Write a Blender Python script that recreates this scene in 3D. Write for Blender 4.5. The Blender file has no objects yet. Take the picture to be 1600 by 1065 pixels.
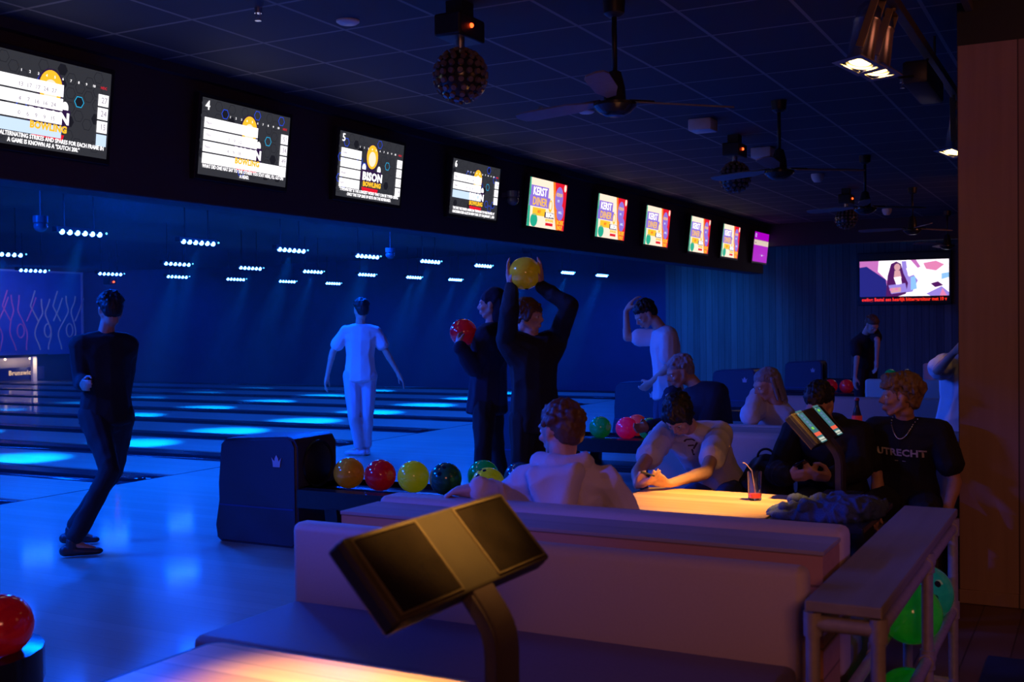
import bpy, bmesh, math, random
from mathutils import Vector, Matrix, noise
import numpy as np
random.seed(4)
C = bpy.context.scene.collection
PI = math.pi

# ---------------------------------------------------------------- camera
YAW, PITCH, ROLL, FPX, EYE = math.atan2(925, 1750), -0.0163, -0.011, 1750.0, 1.55
f_ = Vector((math.cos(YAW)*math.cos(PITCH), math.sin(YAW)*math.cos(PITCH), math.sin(PITCH)))
r0_ = f_.cross(Vector((0, 0, 1))).normalized(); u0_ = r0_.cross(f_)
r_ = r0_*math.cos(ROLL)+u0_*math.sin(ROLL); u_ = -r0_*math.sin(ROLL)+u0_*math.cos(ROLL)
cam = bpy.data.cameras.new('camera'); camo = bpy.data.objects.new('camera', cam); C.objects.link(camo)
camo.matrix_world = Matrix(((r_.x, u_.x, -f_.x, 0), (r_.y, u_.y, -f_.y, 0), (r_.z, u_.z, -f_.z, EYE), (0, 0, 0, 1)))
cam.sensor_width = 36; cam.lens = 36*FPX/1600; cam.clip_start = .05; cam.clip_end = 80
cam.dof.use_dof = True; cam.dof.focus_distance = 7.5; cam.dof.aperture_fstop = 4.5
bpy.context.scene.camera = camo
def ray(px, py): return (f_ + r_*((px-800)/FPX) - u_*((py-532.5)/FPX))
def W(px, py, d): return Vector((0, 0, EYE)) + ray(px, py)*d            # a pixel at a forward distance, as a point

# ---------------------------------------------------------------- world, view
sc = bpy.context.scene
w = bpy.data.worlds.new('world'); sc.world = w; w.use_nodes = True
w.node_tree.nodes['Background'].inputs[0].default_value = (.004, .006, .03, 1)
w.node_tree.nodes['Background'].inputs[1].default_value = .25
sc.view_settings.view_transform = 'Standard'; sc.view_settings.look = 'None'
sc.cycles.caustics_reflective = False
sc.view_settings.gamma = 1; sc.view_settings.exposure = 0.0; sc.view_settings.use_curve_mapping = False

# ---------------------------------------------------------------- lights
BLUE = (0.0, .075, 1.0)
def lamp(kind, loc, target, energy, color, size=.3, sy=None, angle=60, blend=.6, radius=.05):
    l = bpy.data.lights.new('light', kind); l.energy = energy; l.color = color
    if kind == 'AREA':
        l.size = size
        if sy: l.shape = 'RECTANGLE'; l.size_y = sy
    if kind == 'SPOT':
        l.spot_size = math.radians(angle); l.spot_blend = blend; l.shadow_soft_size = radius
    if kind == 'POINT': l.shadow_soft_size = radius
    o = bpy.data.objects.new('light', l); C.objects.link(o); o.location = loc
    o.rotation_euler = (Vector(target)-Vector(loc)).to_track_quat('-Z', 'Y').to_euler()
    return o
# added blue wash lamps, no fixtures, hidden behind the screen soffit, over the approach, one per lane pair
for x, e in ((1.0, 360), (4.4, 380), (8.0, 330), (11.6, 210), (15.2, 100), (18.8, 55)):
    lamp('AREA', (x, 8.6, 3.12), (x+.2, 8.2, 0), e, BLUE, 1.2, .2)
lamp('SPOT', (21.3, 7.6, 3.1), (24.4, 7.8, .9), 330, (0, .14, 1), angle=75, blend=1, radius=.1)  # added blue spot that brightens the plank wall
# added blue wash lamps without fixtures over the lanes (the visible bars carry their own lamps, see led_bar)
for x in (13, 17.5, 22):
    lamp('AREA', (x, 23, 3.1), (x, 24, 0), 60, (0, .06, 1), 2.0, .3)
# blue wash fixtures on the seating side of the soffit, thrown back over the settees
lamp('SPOT', (.4, 5.0, 2.95), (3.98, 1.88, .85), 480, (.02, .06, 1), angle=19, blend=.9, radius=.08)
lamp('SPOT', (5.6, 5.1, 2.95), (7.9, 1.9, .8), 200, (.02, .09, 1), angle=55, blend=.9, radius=.08)
lamp('SPOT', (10.0, 5.1, 2.95), (12.4, 2.2, .8), 110, (.02, .12, 1), angle=60, blend=.9, radius=.08)
lamp('SPOT', (3.4, -2.6, 3.0), (3.95, .6, .6), 80, (.14, .10, 1), angle=28, blend=.9, radius=.08)
# warm spot cans on the lighting track above the tables
WARM = (1.0, .50, .13)
lamp('SPOT', (5.05, .95, 2.62), (5.1, 1.62, .7), 720, WARM, angle=30, blend=.9, radius=.04)
lamp('SPOT', (1.75, .95, 2.62), (2.02, 1.50, .7), 760, WARM, angle=27, blend=.9, radius=.04)
lamp('SPOT', (8.1, .95, 2.62), (8.8, 1.5, .7), 25, WARM, angle=34, blend=.9, radius=.04)
# added dim reddish fill lamps for the seating side, no real source
lamp('AREA', (-1.5, -1.6, 2.9), (5, 1.5, .6), 50, (1, .35, .20), 1.6, 1.2)
lamp('AREA', (5.0, -2.2, 2.9), (7, 1.0, .6), 5, (1, .28, .14), 1.6, 1.2)
lamp('AREA', (14.5, .2, 2.9), (24, 3.0, 1.6), 12, (1, .30, .16), 1.0, 1.0)
# added faint blue fill lamp that keeps the seating ceiling navy
lamp('AREA', (8.0, 4.2, .9), (8, 3, 3.2), 9, (.02, .09, 1), 9, 1.0)

# ---------------------------------------------------------------- materials
MATS = {}
def nt(m): return m.node_tree.nodes, m.node_tree.links
def pm(name, col, rough=.6, metal=0, var=.12, scale=30, bump=0.0, spec=.5, trans=0, alpha=1, sheen=0, coat=0):
    if name in MATS: return MATS[name]
    m = bpy.data.materials.new(name); m.use_nodes = True; n, l = nt(m); b = n['Principled BSDF']
    b.inputs['Roughness'].default_value = rough; b.inputs['Metallic'].default_value = metal
    b.inputs['Specular IOR Level'].default_value = spec
    b.inputs['Transmission Weight'].default_value = trans; b.inputs['Alpha'].default_value = alpha
    b.inputs['Sheen Weight'].default_value = sheen; b.inputs['Coat Weight'].default_value = coat
    tc = n.new('ShaderNodeTexCoord'); nz = n.new('ShaderNodeTexNoise'); nz.inputs['Scale'].default_value = scale
    nz.inputs['Detail'].default_value = 4; l.new(tc.outputs['Object'], nz.inputs['Vector'])
    mx = n.new('ShaderNodeMix'); mx.data_type = 'RGBA'
    mx.inputs[6].default_value = (*[c*(1-var) for c in col], 1); mx.inputs[7].default_value = (*[min(1, c*(1+var)) for c in col], 1)
    l.new(nz.outputs['Fac'], mx.inputs[0]); l.new(mx.outputs[2], b.inputs['Base Color'])
    if bump:
        bp = n.new('ShaderNodeBump'); bp.inputs['Strength'].default_value = bump; bp.inputs['Distance'].default_value = .01
        l.new(nz.outputs['Fac'], bp.inputs['Height']); l.new(bp.outputs['Normal'], b.inputs['Normal'])
    MATS[name] = m; return m
def em(name, col, s=1.0):
    if name in MATS: return MATS[name]
    m = bpy.data.materials.new(name); m.use_nodes = True; n, l = nt(m); b = n['Principled BSDF']
    b.inputs['Base Color'].default_value = (0, 0, 0, 1); b.inputs['Roughness'].default_value = .4
    b.inputs['Emission Color'].default_value = (*col, 1); b.inputs['Emission Strength'].default_value = s
    MATS[name] = m; return m
def planks(name, axis, width, c1, c2, rough=.6, grain_axis=2, groove=.35, bump=.3, off=0.0, glossvar=0):
    """boards side by side along 'axis' (object space), grain stretched along grain_axis"""
    m = bpy.data.materials.new(name); m.use_nodes = True; n, l = nt(m); b = n['Principled BSDF']
    tc = n.new('ShaderNodeTexCoord'); sp = n.new('ShaderNodeSeparateXYZ'); l.new(tc.outputs['Object'], sp.inputs[0])
    def mth(op, a, v=None):
        q = n.new('ShaderNodeMath'); q.operation = op
        for i, x in enumerate((a, v)):
            if x is None: continue
            if isinstance(x, (int, float)): q.inputs[i].default_value = x
            else: l.new(x, q.inputs[i])
        return q.outputs[0]
    t = mth('DIVIDE', mth('ADD', sp.outputs[axis], off), width)
    idx = mth('FLOOR', t); fr = mth('FRACT', t)
    wn = n.new('ShaderNodeTexWhiteNoise'); wn.noise_dimensions = '1D'; l.new(idx, wn.inputs['W'])
    mp = n.new('ShaderNodeMapping'); sc_ = [22, 22, 22]; sc_[grain_axis] = 1.3; mp.inputs['Scale'].default_value = sc_
    cb = n.new('ShaderNodeCombineXYZ'); l.new(mth('MULTIPLY', wn.outputs['Value'], 40), cb.inputs[grain_axis])
    va = n.new('ShaderNodeVectorMath'); l.new(tc.outputs['Object'], va.inputs[0]); l.new(cb.outputs[0], va.inputs[1])
    l.new(va.outputs[0], mp.inputs['Vector'])
    nz = n.new('ShaderNodeTexNoise'); nz.inputs['Scale'].default_value = 1; nz.inputs['Detail'].default_value = 6; l.new(mp.outputs[0], nz.inputs['Vector'])
    fac = mth('ADD', mth('MULTIPLY', nz.outputs['Fac'], .75), mth('MULTIPLY', wn.outputs['Value'], .55))
    fac = mth('SUBTRACT', fac, .15)
    mx = n.new('ShaderNodeMix'); mx.data_type = 'RGBA'; l.new(fac, mx.inputs[0])
    mx.inputs[6].default_value = (*c1, 1); mx.inputs[7].default_value = (*c2, 1)
    e = mth('MINIMUM', fr, mth('SUBTRACT', 1.0, fr)); g = mth('LESS_THAN', e, .004/width)
    k = mth('SUBTRACT', 1.0, mth('MULTIPLY', g, groove))
    vm = n.new('ShaderNodeVectorMath'); vm.operation = 'SCALE'; l.new(mx.outputs[2], vm.inputs[0]); l.new(k, vm.inputs['Scale'])
    l.new(vm.outputs[0], b.inputs['Base Color']); b.inputs['Roughness'].default_value = rough
    if glossvar: l.new(mth('ADD', mth('MULTIPLY', nz.outputs['Fac'], glossvar), rough), b.inputs['Roughness'])
    if bump:
        h = mth('SUBTRACT', mth('MULTIPLY', nz.outputs['Fac'], .4), g)
        bp = n.new('ShaderNodeBump'); bp.inputs['Strength'].default_value = bump; bp.inputs['Distance'].default_value = .004
        l.new(h, bp.inputs['Height']); l.new(bp.outputs['Normal'], b.inputs['Normal'])
    return m
def grid_ceiling():
    m = bpy.data.materials.new('ceiling_tiles'); m.use_nodes = True; n, l = nt(m); b = n['Principled BSDF']
    tc = n.new('ShaderNodeTexCoord'); br = n.new('ShaderNodeTexBrick'); br.offset = 0
    br.inputs['Scale'].default_value = 1; br.inputs['Brick Width'].default_value = .6; br.inputs['Row Height'].default_value = .6
    br.inputs['Mortar Size'].default_value = .011; br.inputs['Mortar Smooth'].default_value = 0
    br.inputs['Color1'].default_value = (.028, .034, .060, 1); br.inputs['Color2'].default_value = (.036, .042, .072, 1)
    br.inputs['Mortar'].default_value = (.24, .22, .22, 1)
    mp = n.new('ShaderNodeMapping'); mp.inputs['Location'].default_value = (.1, .33, 0)
    l.new(tc.outputs['Object'], mp.inputs[0]); l.new(mp.outputs[0], br.inputs['Vector']); l.new(br.outputs['Color'], b.inputs['Base Color'])
    b.inputs['Roughness'].default_value = .8; return m
M_floor = planks('maple_approach', 0, .11, (.46, .34, .23), (.62, .48, .34), .34, 1, .10, .05, glossvar=.10)
M_lane = planks('maple_lane', 0, .035, (.46, .34, .23), (.62, .48, .34), .34, 1, .03, .01, glossvar=.10)
for m_, cw, cr in ((M_floor, .5, .09), (M_lane, .5, .08)):
    b_ = m_.node_tree.nodes['Principled BSDF']; b_.inputs['Coat Weight'].default_value = cw; b_.inputs['Coat Roughness'].default_value = cr; b_.inputs['Coat IOR'].default_value = 1.6
M_brown = planks('brown_floorboards', 1, .19, (.10, .05, .03), (.19, .10, .055), .45, 0, .6, .3)
M_wall = planks('weathered_planks', 1, .145, (.09, .085, .075), (.28, .25, .21), .75, 2, .8, .5)
M_col = planks('brown_planks', 1, .30, (.24, .14, .10), (.42, .26, .19), .75, 2, .7, .4, off=.2)
M_beam = planks('pine_beam', 2, .095, (.45, .19, .09), (.65, .32, .17), .6, 1, .5, .4, off=.02)
M_scaf = planks('scaffold_board', 1, .6, (.17, .145, .13), (.34, .29, .25), .6, 0, .2, .6, off=.2)
M_table = planks('table_veneer', 0, .085, (.40, .22, .09), (.88, .62, .32), .35, 1, .25, .1)
M_navy = pm('navy_wall_paint', (.022, .024, .055), .75)
M_dark = pm('lane_side_wall', (.022, .028, .10), .7, var=.2, scale=2)
M_black = pm('black_plastic', (.012, .012, .014), .45)
M_blackg = pm('black_gloss_plastic', (.02, .02, .024), .22)
M_hood = pm('ball_return_plastic', (.045, .04, .075), .42, bump=.05, scale=200)
M_gutter = pm('gutter_plastic', (.02, .02, .028), .16)
M_cap = pm('divider_black', (.014, .014, .02), .2)
M_leath = pm('pale_grey_leatherette', (.56, .43, .36), .55, bump=.05, scale=120, var=.06)
M_seat = pm('purple_grey_seat', (.17, .13, .17), .5, bump=.05, scale=90)
M_steel = pm('galvanised_tube', (.42, .36, .34), .42, metal=.35, var=.25, scale=40, bump=.1)
M_chrome = pm('polished_chrome', (.75, .75, .80), .25, metal=1)
M_greym = pm('console_grey', (.034, .027, .016), .45)
M_white = pm('white_plastic', (.55, .55, .58), .4)
M_glass = pm('clear_glass', (.95, .95, .97), .03, trans=1, var=0)
M_fan = pm('fan_blade', (.20, .18, .20), .4, var=.2)

# ---------------------------------------------------------------- helpers
def link(name, me, mats=(), parent=None):
    o = bpy.data.objects.new(name, me); C.objects.link(o)
    for m in (mats if isinstance(mats, (list, tuple)) else [mats]): me.materials.append(m)
    if parent is not None: o.parent = parent
    return o
def obj(name, bm, m, parent=None, smooth=False):
    me = bpy.data.meshes.new(name); bmesh.ops.recalc_face_normals(bm, faces=bm.faces); bm.to_mesh(me); bm.free()
    if smooth:
        for p in me.polygons: p.use_smooth = True
        if smooth == 'auto': me.set_sharp_from_angle(angle=math.radians(40))
    return link(name, me, m, parent)
def tag(o, label, cat, group=None):
    o['label'] = label; o['category'] = cat
    if group: o['group'] = group
    return o
def thing(name, label, cat, loc=(0, 0, 0), rotz=0, group=None):
    o = bpy.data.objects.new(name, None); o.empty_display_size = .1; C.objects.link(o); o.location = loc; o.rotation_euler = (0, 0, rotz)
    return tag(o, label, cat, group)
def struct(name, bm, m, smooth=False):
    o = obj(name, bm, m, None, smooth); o['kind'] = 'structure'; return o
def box(bm, x0, x1, y0, y1, z0, z1, bev=0, mat=0, seg=2):
    r = bmesh.ops.create_cube(bm, size=1); vs = r['verts']
    bmesh.ops.scale(bm, vec=(abs(x1-x0), abs(y1-y0), abs(z1-z0)), verts=vs); bmesh.ops.translate(bm, vec=((x0+x1)/2, (y0+y1)/2, (z0+z1)/2), verts=vs)
    fs = set(f for v in vs for f in v.link_faces)
    if bev:
        es = list(set(e for v in vs for e in v.link_edges)); q = bmesh.ops.bevel(bm, geom=es, offset=bev, segments=seg, affect='EDGES', profile=.5)
        fs = set(q['faces']) | set(f for f in fs if f.is_valid)
    for f in fs: f.material_index = mat
    return fs
def bx(*a, **k): bm = bmesh.new(); box(bm, *a, **k); return bm
def tube(bm, p0, p1, r0, r1=None, n=16, caps=True, mat=0):
    p0, p1 = Vector(p0), Vector(p1); r1 = r0 if r1 is None else r1; d = p1-p0
    q = bmesh.ops.create_cone(bm, cap_ends=caps, segments=n, radius1=r0, radius2=r1, depth=d.length)
    R = d.to_track_quat('Z', 'Y').to_matrix().to_4x4(); R.translation = (p0+p1)/2
    bmesh.ops.transform(bm, matrix=R, verts=q['verts'])
    for f in set(f for v in q['verts'] for f in v.link_faces): f.material_index = mat
def sph(bm, c, r, seg=24, mat=0, sc3=(1, 1, 1)):
    q = bmesh.ops.create_uvsphere(bm, u_segments=seg, v_segments=seg//2, radius=r)
    bmesh.ops.scale(bm, vec=sc3, verts=q['verts']); bmesh.ops.translate(bm, vec=c, verts=q['verts'])
    for f in set(f for v in q['verts'] for f in v.link_faces): f.material_index = mat
def lathe(bm, prof, n=32, c=(0, 0, 0), mat=0):
    rings = []
    for r, z in prof: rings.append([bm.verts.new((c[0]+r*math.cos(2*PI*i/n), c[1]+r*math.sin(2*PI*i/n), c[2]+z)) for i in range(n)])
    for a, b in zip(rings, rings[1:]):
        for i in range(n):
            f = bm.faces.new((a[i], a[(i+1) % n], b[(i+1) % n], b[i])); f.material_index = mat
    for rg, rev in ((rings[0], True), (rings[-1], False)):
        if prof[0 if rev else -1][0] > 1e-4: f = bm.faces.new(rg[::-1] if rev else rg); f.material_index = mat
def prism(bm, pts, axis, a0, a1, mat=0):
    """closed outline pts (u,v) pushed out along axis from a0 to a1"""
    def P(u, v, a): return {0: (a, u, v), 1: (u, a, v), 2: (u, v, a)}[axis]
    A = [bm.verts.new(P(u, v, a0)) for u, v in pts]; B = [bm.verts.new(P(u, v, a1)) for u, v in pts]
    fs = [bm.faces.new(A), bm.faces.new(B[::-1])]
    for i in range(len(pts)): fs.append(bm.faces.new((A[i], B[i], B[(i+1) % len(pts)], A[(i+1) % len(pts)])))
    for f in fs: f.material_index = mat
def rrect(x0, x1, z0, z1, r, n=5):
    o = []
    for cx, cz, a in ((x1-r, z1-r, 0), (x0+r, z1-r, 90), (x0+r, z0+r, 180), (x1-r, z0+r, 270)):
        for i in range(n+1): t = math.radians(a+90*i/n); o.append((cx+r*math.cos(t), cz+r*math.sin(t)))
    return o
def text_mesh(txt, size, x=0, z=0, align='LEFT', ext=.001, y=0, bold=0.0, squeeze=1.0):
    """lettering in the XZ plane, readable from -Y"""
    cu = bpy.data.curves.new('t', 'FONT'); cu.body = txt; cu.size = size; cu.align_x = align; cu.align_y = 'CENTER'; cu.extrude = ext; cu.offset = bold
    cu.resolution_u = 2; cu.space_character = 1.0 + (18*bold)
    o = bpy.data.objects.new('t', cu); C.objects.link(o); dg = bpy.context.evaluated_depsgraph_get(); dg.update()
    me = bpy.data.meshes.new_from_object(o.evaluated_get(dg)); bpy.data.objects.remove(o); bpy.data.curves.remove(cu)
    me.transform(Matrix.Translation((x, y, z)) @ Matrix.Rotation(PI/2, 4, 'X') @ Matrix.Diagonal((squeeze, 1, 1, 1))); return me
def texts(name, items, mats, parent):
    """items: (txt,size,x,z,align,matindex[,y,bold,squeeze]) joined in one lettering mesh"""
    bm = bmesh.new()
    for it in items:
        t, s, x, z, al, mi = it[:6]; y = it[6] if len(it) > 6 else 0; bo = it[7] if len(it) > 7 else 0; sq = it[8] if len(it) > 8 else 1
        me = text_mesh(t, s, x, z, al, .0006, y, bo, sq); n0 = len(bm.faces); bm.from_mesh(me); bpy.data.meshes.remove(me); bm.faces.ensure_lookup_table()
        for f in bm.faces[n0:]: f.material_index = mi
    return obj(name, bm, mats, parent)
def flat(bm, pts, y, mat):
    f = bm.faces.new([bm.verts.new((x, y, z)) for x, z in pts]); f.material_index = mat; return f
def rect(x0, x1, z0, z1): return [(x0, z0), (x1, z0), (x1, z1), (x0, z1)]
def circ(cx, cz, rx, rz=None, n=28, a0=0): rz = rz or rx; return [(cx+rx*math.cos(2*PI*i/n+a0), cz+rz*math.sin(2*PI*i/n+a0)) for i in range(n)]
def copy_tree(o, parent=None):
    c = o.copy(); C.objects.link(c)
    if parent is not None: c.parent = parent
    for ch in [q for q in o.children]: copy_tree(ch, c)
    return c

# ================================================================ THE SETTING
CZ = 3.25                     # ceiling height
struct('floor', bx(-2, 24.5, 2.75, 8.6, -.12, 0), M_floor)
struct('floor', bx(-2, 24.5, -5, 2.75, -.12, -.002), M_brown)
struct('ceiling', bx(-3, 24.5, -5, 5.5, CZ, CZ+.1), grid_ceiling())
struct('ceiling', bx(-3, 24.5, 5.5, 28.3, CZ, CZ+.1), pm('lane_ceiling_paint', (.018, .02, .05), .85, var=.2, scale=2))
bm = bmesh.new(); box(bm, 24.5, 24.7, -5, 8.93, 0, CZ); struct('wall_far', bm, M_wall)
struct('wall_lanes', bx(24.5, 24.7, 8.93, 28.3, -.2, CZ), M_dark)
struct('wall_pins', bx(-3, 24.5, 28.1, 28.3, -.2, CZ), M_navy)
struct('wall_left', bx(-3.2, -3, -5, 28.3, -.2, CZ), M_navy)
struct('wall_back', bx(-3, 24.5, -5.2, -5, -.2, CZ), M_col)
# soffit that carries the screens
bm = bmesh.new(); box(bm, -3, 19.75, 5.36, 5.62, 2.37, CZ, bev=.01); struct('trim_1', bm, pm('soffit_paint', (.042, .036, .062), .7))
struct('trim_2', bx(19.8, 20.1, -5, 5.7, 2.86, CZ), M_navy)              # bulkhead across the seating before the plank wall
struct('soffit_shade', bx(-3, 24.5, 5.30, 5.36, CZ-.06, CZ), M_navy)           # dark strip added for the shade where soffit meets ceiling
# plank clad column on the right
struct('wall_right', bx(6.52, 7.9, -3.2, .70, 0, 3.02), M_col)
struct('trim_4', bx(6.52, 7.9, -3.2, .70, 3.02, CZ), M_black)
struct('baseboard_right', bx(6.498, 6.52, -3.2, .705, 0, .075, bev=.004), M_col)
# lanes: maple boards, gutters
CAP = [8.3+1.82*k for k in range(-7, 9)]
ln = [(a+b)/2 for a, b in zip(CAP, CAP[1:])]
bm = bmesh.new(); gb = bmesh.new()
for x in ln:
    box(bm, x-.53, x+.53, 8.6, 27.6, -.12, 0)
    for s in (-1, 1):
        c = x+s*.65; pts = []
        for i in range(9): t = PI+PI*i/8; pts.append((c+.118*math.cos(t), -.012+.075*math.sin(t)))
        pts += [(c+.12, -.15), (c-.12, -.15)]
        prism(gb, pts, 1, 8.62, 27.6)
struct('floor_lanes', bm, M_lane); struct('floor_gutters', gb, M_gutter, True)
struct('floor_pit', bx(-3, 24.5, 8.6, 28.1, -.2, -.14), M_black)
struct('trim_5', bx(-2, 24.5, 8.585, 8.605, -.05, .001), M_cap)          # foul line

# ordinals for things that repeat away from the camera
ORD = ['nearest', 'second nearest', 'third nearest', 'fourth nearest', 'fifth nearest', 'sixth nearest', 'seventh nearest', 'eighth nearest', 'ninth nearest', 'tenth nearest', 'eleventh nearest', 'twelfth nearest']
vis = [c for c in CAP if 8.0 < c < 24.2]
for i, x in enumerate(vis):
    bm = bmesh.new()
    pts = [(x-.13, 27.6), (x-.13, 8.95), (x-.11, 8.78), (x-.06, 8.68), (x, 8.65), (x+.06, 8.68), (x+.11, 8.78), (x+.13, 8.95), (x+.13, 27.6)]
    prism(bm, pts, 2, -.12, .022)
    es = [e for e in bm.edges if all(v.co.z > .02 for v in e.verts)]
    bmesh.ops.bevel(bm, geom=es, offset=.012, segments=3, affect='EDGES')
    tag(obj('lane_divider', bm, M_cap, None, 'auto'), 'black rounded divider between two bowling lanes, %s of the dividers in view' % ORD[i], 'lane divider', 'dividers between the lanes')

# masking unit with mural above the pin decks
th = thing('mural_panel', 'blue lit masking panel with outlined bowling pin figures above the far pin decks', 'mural', (17, 28, .75))
obj('panel', bx(-8, 7.4, -.05, 0, 0, 2.45), pm('mural_blue', (.05, .12, .42), .5, var=.3, scale=2), th)
obj('edge_strip', bx(7.4, 7.46, -.09, 0, 0, 2.5), pm('pale_strip', (.35, .4, .55), .4), th)
obj('top_rail', bx(-8, 7.46, -.1, 0, 2.45, 2.52), pm('pale_strip', (.35, .4, .55), .4), th)
pink = pm('mural_pink_line', (.75, .22, .45), .5); yel = pm('mural_cream_line', (.62, .62, .50), .5)
def stroke(bm, pts, r=.022):
    for a, b in zip(pts, pts[1:]): tube(bm, (a[0], -.055, a[1]), (b[0], -.055, b[1]), r, n=6)
def pinfig(cx, s, mirrored=1, wob=0):
    o = []
    for t in range(25):
        a = t/24; z = a*1.7
        wd = .16+.16*math.exp(-((a-.3)/.2)**2)-.09*math.exp(-((a-.72)/.12)**2)+.02*math.sin(9*a+wob)
        o.append((cx+mirrored*wd*s+.12*math.sin(2.3*a+wob), .15+z*s))
    return o
for i, cx in enumerate((3.2, 4.2, 5.15, 6.1, 6.9)):
    b2 = bmesh.new(); sgn = 1
    for sgn in (-1, 1): stroke(b2, pinfig(cx, .95-.06*(i % 2), sgn, i*1.3))
    stroke(b2, [(cx-.28, 1.0), (cx-.55, 1.45), (cx-.38, 1.9)]); stroke(b2, [(cx+.26, 1.0), (cx+.45, 1.35), (cx+.6, 1.7)])
    stroke(b2, circ(cx+.05, .72, .12, .2, 14)+[(cx+.17, .72)])
    obj('pin_figure', b2, pink if i < 3 else yel, th)
lamp('AREA', (21.5, 26.6, 2.4), (22.5, 28, 1.9), 5, (1, .55, .8), 2.5, .3)  # added pinkish lamp so the mural's pink lines show
lamp('AREA', (21.0, 25.6, 3.05), (22.0, 28, 1.8), 45, (0, .14, 1), 3.5, .3)  # added blue lamp that brightens the mural
for i, x in enumerate([q for q in ln if 19 < q < 24]):
    t = thing('pin_deck', ['lit pin deck below the mural at the far left of the photo', 'lit pin deck with gold lettering next to the pale post, below the mural', 'dim pin deck beside the dark side wall, right of the pale post'][i], 'pin deck', (x, 27.62, 0), 0, 'pin decks at the end of the lanes')
    obj('back_panel', bx(-.82, .82, .34, .40, -.05, .72), pm('pin_deck_grey', (.30, .27, .28), .45), t)
    obj('sweep_board', bx(-.80, .80, .02, .05, .05, .42, bev=.01), pm('sweep_navy', (.04, .05, .14), .35), t)
    obj('hood_lip', bx(-.9, .9, -.02, .05, .70, .78), M_black, t)
    if i == 1: texts('lettering', [('Brunswick', .19, 0, .26, 'CENTER', 0, .015, .004)], [em('gold_letters', (1, .62, .32), .9)], t)
    for s in (-1, 1): 
        b2 = bmesh.new(); sph(b2, (s*.42, .16, .66), .035, 12); obj('deck_lamp', b2, em('deck_lamp', (1, .75, .5), 3), t)
    lamp('AREA', (x, 27.80, .66), (x, 27.96, .2), 2.2, (1, .72, .5), 1.2, .05)
t = tag(obj('kickback_post', bx(22.24, 22.38, 27.5, 27.6, 0, .72, bev=.01), pm('cream_post', (.8, .7, .55), .5)), 'pale upright post lit cream between two pin decks', 'post')
lamp('AREA', (22.31, 27.3, .5), (22.31, 27.55, .35), 1.2, (1, .8, .55), .1, .4)

# ---------------------------------------------------------------- thin stage haze over the lanes
hz = bpy.data.materials.new('stage_haze'); hz.use_nodes = True; n, l = nt(hz); n.remove(n['Principled BSDF'])
v = n.new('ShaderNodeVolumeScatter'); v.inputs['Density'].default_value = .004; v.inputs['Anisotropy'].default_value = .35; l.new(v.outputs[0], n['Material Output'].inputs['Volume'])
o = obj('stage_haze', bx(-2.9, 24.45, 5.75, 27.4, .03, CZ-.02), hz); o['kind'] = 'stuff'; tag(o, 'thin blue stage haze hanging over the bowling lanes', 'haze')

# ================================================================ LED bars
def led_bar(x, y, z, label):
    t = thing('led_bar', label, 'stage light', (x, y, z), 0, 'blue led bars above the lanes')
    b = bmesh.new(); box(b, -.33, .33, -.03, .05, 0, .06, bev=.008); obj('housing', b, M_black, t)
    for k in range(6):
        b = bmesh.new(); sph(b, (-.255+k*.102, -.02, .002), .029, 12); obj('lens', b, em('led_lens', (.06, .22, 1), 30), t)
    b = bmesh.new(); sph(b, (.345, -.03, .02), .012, 10); obj('indicator', b, em('led_cyan', (.1, .6, 1), 3), t)
    
    for hx in (-.2, .2): b = bmesh.new(); tube(b, (hx, .01, .06), (hx, .01, CZ-z), .008, n=8); obj('hanger', b, M_black, t)
    lamp('AREA', (x, y-.02, z-.045), (x+.02, y+.0, z-2.2), 35 if y < 12 else 22, BLUE, .58, .06)
    lamp('SPOT', (x, y-.01, z-.06), (x+.35, y+1.45, 0), 8000 if y < 12 else 7000 if y < 15 else 1500, (0, .17, 1), angle=25, blend=.9, radius=.05)
rows = [(9.93, [8.67+1.80*k for k in range(9)], 'front'), (13.6, [12.05+1.80*k for k in range(7)], 'middle'), (17.1, [13.85+1.78*k for k in range(6)], 'rear')]
for y, xs, nm in rows:
    for k, x in enumerate(xs):
        if nm == 'middle' and k == 0: x = 10.55
        led_bar(x, y, 2.58, 'blue six-lens led bar over the lanes, %s of the %s row' % (ORD[k], nm))

# ================================================================ monitors
P = dict(grey=em('screen_grey', (.035, .036, .045), 1), hexl=em('screen_hexline', (.012, .012, .018), 1), white=em('screen_white', (1, .97, 1), 1.5),
         pale=em('screen_pale_blue', (.62, .78, 1), 1.1), blue=em('screen_blue_line', (.02, .08, .9), 1), cyan=em('screen_cyan', (.02, .5, .9), 1),
         yellow=em('screen_yellow', (1, .55, .03), 1.1), red=em('screen_red', (.85, .01, .03), 1), purple=em('screen_purple', (.16, .03, .42), 1), dk=em('screen_dark', (.03, .01, .06), 1),
         ink=em('screen_ink', (.25, .2, .28), 1), cream=em('poster_cream', (1, .80, .62), 1.15), orange=em('poster_orange', (1, .25, .02), 1), teal=em('poster_teal', (.02, .45, .28), 1),
         lil=em('poster_lilac', (.30, .18, .75), 1), mag=em('screen_magenta', (.42, .0, .55), 1), beige=em('screen_beige', (.75, .60, .50), 1), black=em('screen_off', (.001, .001, .001), 1), amber=em('screen_amber', (1, .35, .05), 1))
PK = list(P); PI_ = {k: i for i, k in enumerate(PK)}; PM = [P[k] for k in PK]
HW, HH = .45, .2535
def sc_(x, y): return (-HW+x*2*HW, HH-y*2*HH)      # screen fractions from the top left
def R4(x0, x1, y0, y1): a = sc_(x0, y1); b = sc_(x1, y0); return rect(a[0], b[0], a[1], b[1])
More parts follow.
